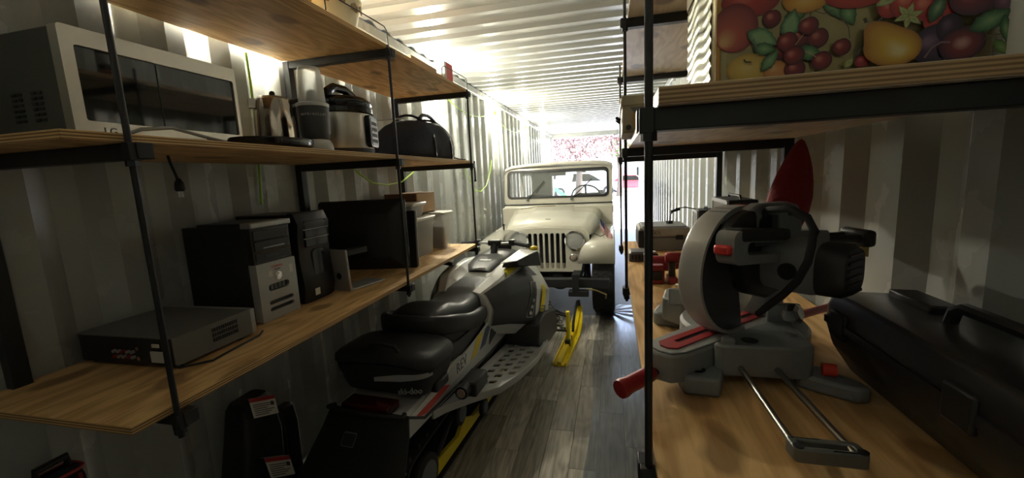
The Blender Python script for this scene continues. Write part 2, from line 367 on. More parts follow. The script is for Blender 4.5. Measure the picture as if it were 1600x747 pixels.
board('L', 2.236, .61, 3.10, -1.045, .02, 'topmost plywood board of the left shelves, under red box')
BR, MR, TR = 1.095, 1.724, 2.247
board('R', 1.075, .56, 3.10, .068, .02, 'plywood workbench board on the right, under the mitre saw')
board('R', 1.697, .695, 3.10, .070, .027, 'plywood board on the right, under the fruit print tin', M_PLY_DAYLIT)
board('R', 2.225, .9, 3.10, .070, .022, 'topmost plywood board on the right shelves', M_PLY_DAYLIT)
# ------------------------------------------------------------------ left shelf, middle board
def microwave():
    x1, y0, y1, z0, z1 = -1.275, .772, 1.255, ML+.012, 2.012
    t = thing('microwave_oven', 'stainless steel microwave oven with dark glass door', 'microwave', ((x1-.19), (y0+y1)/2, ML))
    MB().box(XL+.02, x1-.02, y0+.004, y1-.004, z0, z1-.003).build('casing', mat('microwave_casing', (.07, .072, .062), .5), t, bevel=.004)
    d = MB().holes(rrect(y0, y1, z0-.005, z1, .008), [rrect(y0+.028, y1-.012, z0+.042, z1-.043, .006)], YZ(x1-.022), 0, .03)
    dr = d.build('door', M_STEEL, t, bevel=.002)
    MB().prism(rrect(y0+.026, y1-.010, z0+.040, z1-.041, .004), YZ(x1-.015), 0, .017).build('door_glass', M_DGLASS, dr)
    MB().box(x1-.001, x1+.0035, y0+.22, y0+.222, z0+.043, z1-.045).build('door_seam', M_INK, dr)
    for x_ in (-1.40, -1.378, -1.47, -1.448):
        for j in range(6): MB().box(x_, x_+.016, y0+.002, y0+.006, z0+.045+j*.013, z0+.052+j*.013).build('vent_slot', M_BLK, t)
    I = WM[t.name].inverted()
    text('brand_lettering', 'LG', .026, M_INK, t, I@basis((x1+.0085, y0+.075, z0+.018), (0, 1, 0), (0, 0, 1)))
    text('model_lettering', 'Inverter', .010, M_INK, t, I@basis((x1+.0085, y1-.125, z0+.018), (0, 1, 0), (0, 0, 1)))
    for yy in (y0+.04, y1-.04):
        for xx in (XL+.05, x1-.05): MB().cyl((xx, yy, ML), (xx, yy, z0+.002), .014, n=10).build('foot', M_BLK, t)
microwave()
def plate_tray():
    t = thing('turntable_tray', 'flat black oval tray at the edge of the middle left board', 'tray', (-1.16, 1.29, ML))
    o = [(-1.17+.115*math.cos(2*PI*i/28), 1.285+.155*math.sin(2*PI*i/28)) for i in range(28)]
    sc = lambda s: [(-1.17+(x+1.17)*s, 1.285+(y-1.285)*s) for x, y in o]
    MB().loft([[(x, y, z) for x, y in sc(s)] for s, z in ((.8, ML), (.97, ML+.012), (1, ML+.03), (.985, ML+.034), (.93, ML+.02), (.4, ML+.018))]).build('dish', M_BGL, t)
plate_tray()
cd = MB().tube([(-1.11, .775, ML+.008), (-1.10, .80, ML+.02), (-1.095, .87, ML+.03), (-1.092, .95, ML+.015), (-1.085, 1.01, ML+.004)], .0045, 8).build('loose_grey_cord', mat('grey_cord', (.25, .25, .24), .5))
tag(cd, 'grey power cord looping over the front of the microwave', 'cord')
def kettle():
    c = (-1.37, 1.53, ML)
    t = thing('electric_kettle', 'shiny steel electric kettle with black handle', 'kettle', c)
    L = lambda p, n, m, **k: MB().lathe(p, 26, c).build(n, m, t, **k)
    L([(.085, 0), (.088, .004), (.088, .02), (.08, .024)], 'power_base', M_BLK)
    L([(.078, .024), (.080, .03), (.078, .12), (.072, .2), (.066, .226), (.060, .230)], 'body', mat('mirror_steel', (.55, .47, .40), .12, metal=1))
    L([(.060, .228), (.055, .237), (.02, .243), (.004, .244)], 'lid', M_STEEL)
    MB().sphere((c[0], c[1], ML+.252), .012, 10, 6).build('lid_knob', M_BLK, t)
    d = Vector((.62, .78, 0)); cc = Vector(c)
    MB().tube([cc+d*.06+Vector((0,0,.222)), cc+d*.10+Vector((0,0,.232)), cc+d*.125+Vector((0,0,.205)), cc+d*.122+Vector((0,0,.12)), cc+d*.105+Vector((0,0,.05)), cc+d*.078+Vector((0,0,.035))], .013, 10).build('handle', M_BPL, t)
    MB().obox(cc+d*.079+Vector((0,0,.13)), (.03, .012, .15), (0, 0, math.atan2(d.y, d.x)-PI/2)).build('water_gauge', M_BGL, t, bevel=.004)
    MB().prism([(-.02, .19), (.02, .19), (.016, .226), (-.016, .226)], lambda u, v, w_: cc-d*(.066+w_)+Vector((u*d.y, -u*d.x, v)), 0, .025).build('spout', M_STEEL, t)
kettle()
def blender():
    c = (-1.16, 1.50, ML)
    t = thing('blender', 'dark grey personal blender with tall clear upturned cup', 'blender', c)
    L = lambda p, n, m, **k: MB().lathe(p, 24, c).build(n, m, t, **k)
    L([(.062, 0), (.064, .01), (.060, .03), (.052, .045), (.045, .05)], 'foot_ring', M_SIL)
    L([(.045, .045), (.05, .05), (.056, .075), (.0585, .13), (.060, .178), (.052, .182)], 'motor_base', mat('graphite_plastic', (.045, .047, .05), .45))
    L([(.0605, .176), (.0615, .180), (.0615, .188), (.054, .192)], 'collar', M_SIL)
    L([(.050, .186), (.0515, .192), (.047, .26), (.043, .315), (.038, .327), (.006, .33)], 'cup', mat('clear_plastic', (.85, .9, .88), .1, alpha=.42))
    MB().lathe([(.030, .19), (.024, .20), (.018, .235), (.004, .245)], 12, c).build('blade_hub', M_GREY, t)
    n = Vector((1.16, -1.5, 0)).normalized(); xd = Vector((-n.y, n.x, 0)); I = WM[t.name].inverted()
    for k, ch in enumerate('NUTRIBULLET'):
        a = (k-5)*.155; nn = (n*math.cos(a)+xd*math.sin(a)); xx = Vector((-nn.y, nn.x, 0))
        text('letter', ch, .0115, M_SIL, t, I@basis(Vector(c)+nn*.0596+Vector((0, 0, .142)), xx, (0, 0, 1)))
blender()
def cooker():
    c = (-1.27, 1.83, ML)
    t = thing('pressure_cooker', 'round steel electric pressure cooker with black lid', 'cooker', c)
    L = lambda p, n, m, **k: MB().lathe(p, 32, c).build(n, m, t, **k)
    L([(.135, 0), (.143, .006), (.146, .03), (.14, .034)], 'base_ring', M_BLK)
    L([(.143, .03), (.145, .036), (.145, .192), (.14, .196)], 'body', M_STEEL)
    L([(.146, .19), (.152, .196), (.152, .215), (.146, .222)], 'rim', M_BGL)
    L([(.146, .22), (.15, .228), (.148, .25), (.125, .268), (.06, .275), (.01, .276)], 'lid', M_BGL)
    cc = Vector(c)
    MB().tube([cc+Vector((0.02, -.11, .25)), cc+Vector((0.02, -.105, .285)), cc+Vector((0.02, -.06, .312)), cc+Vector((0.02, .02, .315)), cc+Vector((0.02, .085, .292)), cc+Vector((0.02, .115, .25))], [.02, .022, .02, .02, .02, .016], 10).build('lid_handle', M_BGL, t)
    MB().cyl(cc+Vector((-.05, .05, .27)), cc+Vector((-.05, .05, .295)), .016).build('steam_valve', M_BLK, t)
    n = Vector((.86, -.5, 0)).normalized(); n = Vector((.97, .22, 0)).normalized(); xd = Vector((-n.y, n.x, 0))
    P = lambda u, v, w_: cc+n*(.125+w_)+xd*u+Vector((0, 0, v))
    pn = MB().prism(rrect(-.055, .055, .035, .185, .02), P, 0, .034).build('control_panel', M_BGL, t, bevel=.003)
    MB().prism(rrect(-.042, .042, .048, .172, .014), P, .03, .036).build('panel_face', M_SIL, pn)
    for j in range(4):
        for k in range(3): MB().prism(rrect(-.034+k*.024, -.016+k*.024, .058+j*.027, .074+j*.027, .003, 2), P, .034, .038).build('button', M_INK, pn)
    for yy in (-.1, .1): pass
cooker()
def duffel():
    t = thing('duffel_bag', 'dark navy cloth duffel bag slumped on the far middle board', 'bag', (-1.27, 2.66, ML))
    rg = random.Random(9); rings = []
    prof = [(2.28, .06, .05), (2.30, .14, .13), (2.38, .165, .19), (2.47, .17, .245), (2.56, .175, .262), (2.66, .175, .25), (2.72, .175, .262), (2.80, .175, .27), (2.88, .17, .24), (2.95, .16, .18), (3.01, .14, .10), (3.03, .07, .05)]
    for y, hw, h in prof:
        rings.append([(-1.28+u+.01*math.sin(y*23+i), y+.006*math.sin(i*3.1), ML+max(.001, v)) for i, (u, v) in enumerate(sel(0, h/2, hw*(1+.03*rg.uniform(-1, 1)), h/2, 3.0, 24))])
    MB().loft(rings).build('bag_body', M_NAVY, t, sub=1, ang=180)
    for y in (2.54, 2.82):
        MB().tube([(-1.28+.185*math.cos(a), y+.012*math.sin(3*a), ML+.012+.272*max(0, math.sin(a))**.8 if 0 < a < PI else ML+.012) for a in [PI*k/14 for k in range(15)]], .008, 6).build('webbing_strap', M_BLK, t)
    MB().tube([(-1.2, 2.54, ML+.255), (-1.19, 2.58, ML+.285), (-1.19, 2.66, ML+.292), (-1.2, 2.74, ML+.286), (-1.2, 2.8, ML+.265)], .011, 8).build('carry_handle', M_BLK, t)
    MB().obox((-1.103, 2.55, ML+.145), (.004, .016, .016), (PI/4, 0, 0)).build('badge', M_SIL, t)
    MB().tube([(-1.45, 2.34, ML+.24), (-1.28, 2.5, ML+.262), (-1.28, 2.66, ML+.256), (-1.28, 2.86, ML+.26)], .004, 6).build('zip', M_SIL, t)
    MB().tube([(-1.15, 2.95, ML+.03), (-1.11, 3.0, ML+.012), (-1.085, 3.03, ML+.0075), (-1.065, 3.0, ML+.0075)], .006, 6).build('loose_strap', M_BLK, t)
duffel()
# ------------------------------------------------------------------ left shelf, lowest board
def recorder():
    x0, x1, y0, y1, z0, z1 = -1.61, -1.232, .878, 1.165, BL+.010, BL+.098
    t = thing('video_recorder', 'flat grey video recorder with rear sockets facing the camera', 'recorder', ((x0+x1)/2, (y0+y1)/2, BL))
    MB().box(x0+.004, x1-.004, y0+.003, y1-.02, z0, z1-.002).build('chassis', M_BPL, t, bevel=.002)
    cv = mat('recorder_grey', (.17, .17, .16), .5, metal=.2)
    c = MB(); c.box(x0, x1, y0, y1-.02, z1-.004, z1); c.box(x1-.003, x1+.001, y0, y1-.02, z0+.002, z1); c.box(x0-.001, x0+.003, y0, y1-.02, z0+.002, z1)
    c.build('cover', cv, t, bevel=.001)
    MB().box(x0, x1+.001, y1-.02, y1, z0, z1).build('front_panel', M_SIL, t, bevel=.003)
    for j in range(3):
        for k in range(12): MB().box(x1, x1+.0025, 1.0+k*.0078, 1.0045+k*.0078, z0+.028+j*.016, z0+.04+j*.016).build('vent_slot', M_BLK, t)
    for j in range(2):
        for k in range(5):
            MB().cyl((x0+.15+k*.018, y0-.006, z0+.024+j*.016), (x0+.15+k*.018, y0+.004, z0+.024+j*.016), .0048, n=10).build('rca_socket', M_SIL if (j+k) % 3 else M_RED, t)
    for k in range(2): MB().cyl((x0+.255, y0-.01, z0+.025+k*.03), (x0+.255, y0+.004, z0+.025+k*.03), .006, n=10).build('aerial_socket', M_CHROME, t)
    MB().box(x0+.29, x0+.335, y0-.0012, y0+.002, z0+.012, z0+.045).build('rating_label', M_PAPER, t)
    MB().box(x0+.30, x0+.325, y0-.0012, y0+.002, z0+.058, z0+.068).build('serial_label', M_PAPER, t)
    for xx in (x0+.03, x1-.03):
        for yy in (y0+.03, y1-.05): MB().cyl((xx, yy, BL), (xx, yy, z0+.002), .014, n=10).build('foot', M_BLK, t)
    MB().tube([(x1-.02, y0-.006, z0+.012), (x1+.02, y0-.004, z0+.004), (x1+.05, y0+.07, BL+.004), (x1+.035, y0+.18, BL+.004), (x1+.025, y0+.27, BL+.004), (x1+.0, y0+.31, BL+.004)], .0035, 6).build('power_cord', M_BLK, t)
recorder()
def tower_silver():
    xf, y0, y1, z0, z1 = -1.295, 1.255, 1.45, BL, BL+.385
    t = thing('computer_tower', 'black computer tower with silver lower front and drive bays', 'computer', (-1.46, 1.35, BL))
    MB().box(XL+.02, xf-.03, y0+.004, y1-.004, z0+.006, z1-.012).build('case', M_BPL, t, bevel=.003)
    MB().box(xf-.03, xf-.004, y0+.002, y1-.002, z0+.225, z1-.02).build('drive_bezel', M_BGL, t, bevel=.003)
    for z, h in ((z0+.318, .036), (z0+.276, .036), (z0+.236, .032)):
        MB().box(xf-.01, xf-.001, y0+.012, y1-.012, z, z+h).build('drive_bay', M_BPL, t, bevel=.002)
    MB().box(xf-.008, xf+.001, y0+.05, y1-.04, z0+.284, z0+.288).build('disc_tray', M_SIL, t)
    MB().box(xf-.008, xf+.001, y0+.055, y1-.075, z0+.248, z0+.256).build('card_slot', M_INK, t)
    H = [rrect(y0+.045, y1-.045, z0+.115, z0+.142, .012), rrect(y0+.04, y1-.03, z0+.062, z0+.078, .008), rrect(y0+.04, y1-.03, z0+.035, z0+.051, .008)]
    fr = MB().holes(rrect(y0, y1, z0+.002, z0+.228, .004), H, YZ(xf-.03), 0, .034).build('front_cover', M_SIL, t, bevel=.002)
    MB().box(xf-.028, xf-.006, y0+.03, y1-.02, z0+.03, z0+.15).build('grille_recess', M_BLK, fr)
    for k in range(4): MB().box(xf-.006, xf-.002, y0+.062+k*.02, y0+.074+k*.02, z0+.118, z0+.139).build('port', M_GREY, fr)
    MB().cyl((xf+.002, y0+.098, z0+.168), (xf+.008, y0+.098, z0+.168), .012).build('power_button', M_BLK, fr)
    MB().lathe([(.012, 0), (.017, .002), (.017, .006), (.012, .007)], 18, (xf+.002, y0+.098, z0+.168), (1, 0, 0)).build('button_ring', M_CHROME, fr)
    MB().box(xf+.003, xf+.0047, y0+.052, y0+.071, z0+.172, z0+.194).build('sticker', M_PAPER, fr)
    MB().box(xf+.003, xf+.0047, y1-.035, y1-.019, z0+.168, z0+.2).build('sticker', M_PAPER, fr)
    I = WM[t.name].inverted()
    text('brand_lettering', 'COMPAQ', .013, M_REDL, fr, I@basis((xf+.0045, y0+.098, z0+.207), (0, 1, 0), (0, 0, 1)))
    text('model_lettering', 'PRESARIO', .007, M_INK, fr, I@basis((xf+.0045, y0+.098, z0+.195), (0, 1, 0), (0, 0, 1)))
    MB().box(XL+.1, xf+.002, y0, y1, z1-.014, z1).build('top_cover', M_SIL if False else M_BPL, t, bevel=.003)
    MB().box(xf-.045, xf+.006, y0-.001, y1+.001, z1-.02, z1+.001).build('top_trim', M_SIL, t, bevel=.004)
tower_silver()
def tower_black():
    xf, y0, y1, z0, z1 = -1.30, 1.50, 1.70, BL, BL+.40
    t = thing('computer_tower', 'all black computer tower between silver-fronted tower and monitor', 'computer', (-1.46, 1.6, BL))
    MB().box(XL+.02, xf-.04, y0+.003, y1-.003, z0+.005, z1-.006).build('case', M_BPL, t, bevel=.003)
    out = [(y0, z0+.003), (y1, z0+.003), (y1, z1), (y0, z1)]
    rings = []
    for z, dx in ((z0+.003, .0), (z0+.06, .012), (z0+.2, .0), (z0+.3, .004), (z1-.05, .012), (z1, -.01)):
        rings.append([(xf-.05, y0, z), (xf+dx-.012, y0, z), (xf+dx, y0+.05, z), (xf+dx, y1-.05, z), (xf+dx-.012, y1, z), (xf-.05, y1, z)])
    MB().loft(rings).build('front_panel', M_BPL, t, bevel=.002)
    for k, z in enumerate((z0+.345, z0+.305, z0+.265)): MB().box(xf-.004, xf+.008, y0+.03, y1-.03, z-.017, z+.017).build('drive_bay', M_BGL, t, bevel=.002)
    for z in (z0+.325, z0+.285): MB().box(xf, xf+.010, y0+.025, y1-.02, z-.0015, z+.0015).build('bay_trim', M_SIL, t)
    MB().prism(rrect(y0+.06, y1-.06, z0+.06, z0+.235, .02), YZ(xf-.005), 0, .012).build('door', M_BGL, t, bevel=.003)
    MB().box(xf+.011, xf+.0135, y0+.045, y0+.075, z0+.03, z0+.06).build('sticker', M_PAPER, t)
tower_black()
def monitor():
    t = thing('monitor', 'black flat monitor on a silver bent stand, seen from behind', 'monitor', (-1.35, 2.0, BL))
    # panel stands across the board, its back toward the camera
    ya = lambda x: 2.03+(x+1.60)*.16
    def P(u, v, w_): return (u, ya(u)+w_, BL+v)
    bk = MB().loft([[P(u, v, w_) for u, v in rrect(-1.60+i, -1.12-i, .03+i, .415-i, .012)] for w_, i in ((0, .0), (-.012, .0), (-.03, .03), (-.05, .07))])
    bk.build('back_shell', M_BPL, t, bevel=.002)
    MB().prism(rrect(-1.603, -1.117, .026, .42, .012), P, 0, .012).build('bezel', M_BGL, t, bevel=.002)
    MB().prism(rrect(-1.588, -1.132, .045, .405, .004), P, .011, .0135).build('screen', M_DGLASS, t)
    MB().prism(rrect(-1.19, -1.175, .08, .33, .006), P, -.03, -.016).build('side_ridge', M_GREY, t)
    # silver L-shaped stand, rising in front of the back of the panel
    pr_ = [(-.10, 0), (.135, 0), (.135, .007), (-.075, .009), (-.088, .016), (-.094, .03), (-.102, .205), (-.115, .205), (-.107, .03), (-.105, .012)]
    def S(u, v, w_): return Vector((-1.265+u*.2+w_*.98, 1.822+u*.98-w_*.2+(0 if v > .012 else w_*0), BL+v))
    st = MB().prism(pr_, S, -.062, .062).build('stand', mat('silver_stand', (.46, .46, .46), .38, metal=.4), t, bevel=.003)
    MB().prism(circ(-.0, .075, .016), lambda u, v, w_: S(-.104+w_, v, u), -.006, .002).build('cable_hole', M_BLK, st)
    MB().obox(tuple(S(-.01, .18, 0)), (.05, .15, .03), (0, 0, -.2)).build('stand_arm', M_BLK, t, bevel=.004)
monitor()
lp = thing('flat_panel', 'thin black flat panel leaning behind the monitor by the bins', 'panel', (-1.2, 2.42, BL))
def P2(u, v, w_): return (-1.50+u, 2.19+u*.12+w_+v*.06, BL+v)
MB().prism(rrect(0, .365, 0, .34, .012), P2, 0, .018).build('shell', M_BPL, lp, bevel=.002)
MB().prism(rrect(-.002, .367, .0, .342, .012), P2, .017, .024).build('trim_edge', M_SIL, lp, bevel=.001)
M_BIN = mat('translucent_bin', (.74, .76, .76), .3, alpha=.36)
M_LID = mat('bin_lid', (.60, .60, .56), .4)
def bin_(name, label, x0, x1, y0, y1, z0, h, items, seed, tall=True):
    t = thing(name, label, 'bin', ((x0+x1)/2, (y0+y1)/2, z0), 0, 'clear plastic storage bins')
    tp = .018; L = .012
    outer = lambda s: rrect(x0+s, x1-s, y0+s, y1-s, .02, 3)
    MB().loft([[(x, y, z) for x, y in outer(s)] for s, z in ((tp, z0), (tp*.3, z0+h*.78), (0, z0+h*.78+.002), (-.001, z0+h-.012))], cap=False).build('tub', M_BIN, t)
    MB().prism(outer(tp), XY(z0), 0.0005, .004).build('tub_floor', M_BIN, t)
    lid = MB().loft([[(x, y, z) for x, y in outer(s)] for s, z in ((-.008, z0+h-.02), (-.010, z0+h-.006), (-.004, z0+h), (.02, z0+h+.002), (.03, z0+h-.004))]).build('lid', M_LID, t)
    for s in (0, 1):
        yy = (y0-.012, y1+.002)[s]; MB().box((x0+x1)/2-.05, (x0+x1)/2+.05, yy, yy+.010, z0+h-.07, z0+h-.012).build('latch', M_LID, t, bevel=.003)
    rg = random.Random(seed)
    for k in range(items):
        cx, cy = rg.uniform(x0+.07, x1-.07), rg.uniform(y0+.07, y1-.07)
        c = rg.choice([(.05, .05, .06), (.08, .08, .09), (.2, .2, .2), (.03, .03, .03), (.16, .15, .13)])
        hh = rg.uniform(.3, .85)*h*.8
        mb = MB()
        mb.obox((cx, cy, z0+.006+hh/2), (rg.uniform(.07, .11), rg.uniform(.06, .10), hh), (0, 0, rg.uniform(-.3, .3)))
        mb.build('contents', mat('bin_stuff%d' % (k % 5), c, .6), t, bevel=.004)
    return t
bin_('storage_bin', 'clear storage bin standing behind the monitor, small bin stacked on it', -1.55, -1.255, 2.47, 2.80, BL, .265, 6, 2)
bin_('storage_bin', 'clear storage bin at far end of the lowest board', -1.53, -1.215, 2.87, 3.04, BL, .275, 5, 3)
sb = bin_('storage_bin', 'small flat storage bin stacked on top of a larger bin', -1.58, -1.27, 2.49, 2.70, BL+.2685, .10, 4, 5)
bx = thing('cardboard_box', 'brown cardboard box lying on the bins by the wall', 'box', (-1.5, 2.9, BL+.278))
MB().box(-1.60, -1.35, 2.725, 3.04, BL+.279, BL+.425).build('carton', mat('brown_carton', (.20, .105, .06), .75), bx, bevel=.003)
MB().box(-1.351, -1.348, 2.735, 3.03, BL+.282, BL+.422).build('side_panel', M_CARD, bx)
MB().box(-1.5, -1.44, 2.724, 3.041, BL+.424, BL+.4265).build('packing_tape', mat('tape', (.5, .38, .22), .3), bx)
# ------------------------------------------------------------------ left shelf, top board
def bundle():
    t = thing('plastic_tub', 'cream plastic tub with torn brown paper on the topmost left board', 'tub', (-1.2, 1.72, TL))
    c = (-1.21, 1.70, TL)
    MB().lathe([(.115, 0), (.13, .01), (.15, .09), (.156, .118), (.164, .12), (.166, .128), (.158, .132), (.145, .142), (.09, .168), (.02, .178)], 28, c).build('tub_body', mat('cream_plastic', (.80, .74, .52), .45), t)
    rg = random.Random(2)
    for k in range(5):
        a = -1.3+k*.42; r = .153
        MB().prism([(-.02, 0), (.015, -.004), (.022, .018), (.004, .032), (-.018, .022)], lambda u, v, w_: (c[0]+(r+.004+w_)*math.cos(a+u/r), c[1]+(r+.004+w_)*math.sin(a+u/r), TL+.07+.01*k % .03+v), 0, .004).build('paper_scrap', mat('torn_paper', (.3, .2, .1), .8), t)
bundle()
o = MB().box(-1.36, -1.10, 2.30, 2.66, TL, TL+.055).build('cardboard_box', M_CARD, bevel=.003); tag(o, 'low open cardboard box on the topmost left board beside red box', 'box')
rb = thing('red_box', 'small red and white box on the topmost left board', 'box', (-1.14, 2.80, TL))
MB().box(-1.2, -1.075, 2.74, 2.88, TL, TL+.125).build('carton', M_WHT, rb, bevel=.003)
MB().box(-1.19, -1.0735, 2.77, 2.882, TL+.002, TL+.127).build('red_sleeve', mat('red_card', (.62, .035, .03), .4), rb, bevel=.003)
MB().cyl((-1.15, 2.735, TL+.05), (-1.15, 2.745, TL+.05), .012).build('side_mark', M_INK, rb)
# ------------------------------------------------------------------ cords, plug and string lights
pl = thing('power_plug', 'black plug dangling below the middle left board', 'plug', (-1.33, 1.04, 1.6))
MB().tube([(-1.33, 1.03, 1.716), (-1.33, 1.035, 1.69), (-1.325, 1.04, 1.66), (-1.325, 1.045, 1.64)], .004, 8).build('cord', M_BLK, pl)
MB().loft([[(-1.325+u, 1.047+v, z) for u, v in sel(0, 0, r, r*.7, 2.5, 12)] for r, z in ((.006, 1.645), (.014, 1.63), (.016, 1.61), (.012, 1.604))]).build('plug_body', M_BPL, pl)
for s in (-1, 1): MB().box(-1.325+s*.006-.001, -1.325+s*.006+.001, 1.043, 1.051, 1.586, 1.605).build('prong', M_SIL, pl)
M_BULB = mat('lit_bulb', (1, .93, .72), .3, emit=BULB_POWER, ecol=(1, .94, .76))
def string_light(x, ys, z, label, sg):
    t = thing('string_light', label, 'light string', (x, ys[0], z))
    pts = []
    for a, b2 in zip(ys[:-1], ys[1:]):
        for k in range(12):
            u = k/12; pts.append((x, a+(b2-a)*u, z+.09-.30*4*u*(1-u)*(.55 if k % 2 else .56)))
    pts.append((x, ys[-1], z+.09))
    MB().tube(pts, .0045, 6).build('cord', M_GREEN, t)
    for y in ys:
        xx = x+sg*.03
        MB().cyl((xx, y, z+.04), (xx, y, z+.10), .017, .012, 12).build('socket', M_GREEN, t)
        b = MB().lathe([(.012, .045), (.016, .03), (.027, .005), (.030, -.015), (.024, -.036), (.008, -.046)], 14, (xx, y, z)).build('bulb', M_BULB, t)
string_light(XL+.015, (1.72, 3.80, 5.86, 7.98, 10.15), 2.42, 'lime green cord of lit bulbs hung along the left wall', 1)
def cord_path(label, pix, X=-1.625):
    pts = [tuple(at(x, y, X=X)) for x, y in pix]
    return tag(MB().tube(pts, .0055, 6).build('extension_cord', M_GREEN), label, 'cord')
cord_path('lime green extension cord hanging straight down the wall behind kettle', [(384, 82), (390, 120), (397, 170), (401, 205), (405, 260), (409, 320)])
cord_path('lime green extension cord swagged below the middle left board', [(548, 258), (562, 272), (582, 286), (605, 289), (628, 284), (645, 270), (652, 262)], -1.59)
cord_path('lime green cord slanting down the wall beyond the shelves', [(726, 262), (736, 285), (742, 298), (752, 299), (760, 290), (766, 268), (768, 250)])

sp = thing('strap', 'short black strap hanging from the far end of the middle left board', 'strap', (-1.03, 3.085, 1.62))
MB().box(-1.036, -1.024, 3.108, 3.112, 1.585, 1.73).build('webbing', M_BLK, sp)
MB().box(-1.038, -1.022, 3.105, 3.115, 1.575, 1.59).build('end_clip', M_BPL, sp)
# wrinkled clear plastic film on the floor along the right side of the aisle
def film(u, v):
    x, y = -.17+.50*u, 1.7+3.3*v
    d = math.hypot(x+.1, y-4.75); a = math.atan2(y-4.75, x+.1)
    z = .006+.0045*(1+math.sin(a*14+d*1.5))*math.exp(-d*.9)+.004*(1+math.sin(y*5.2+x*2.2))*min(1, u*3)+.003*(1+math.sin(y*2.1-x*5))
    return (x+.02*math.sin(y*3), y, z)
tag(MB().grid(film, 40, 160).build('plastic_film', film_mat(), ang=180), 'wrinkled clear plastic film lying on the floor along right aisle edge', 'film')
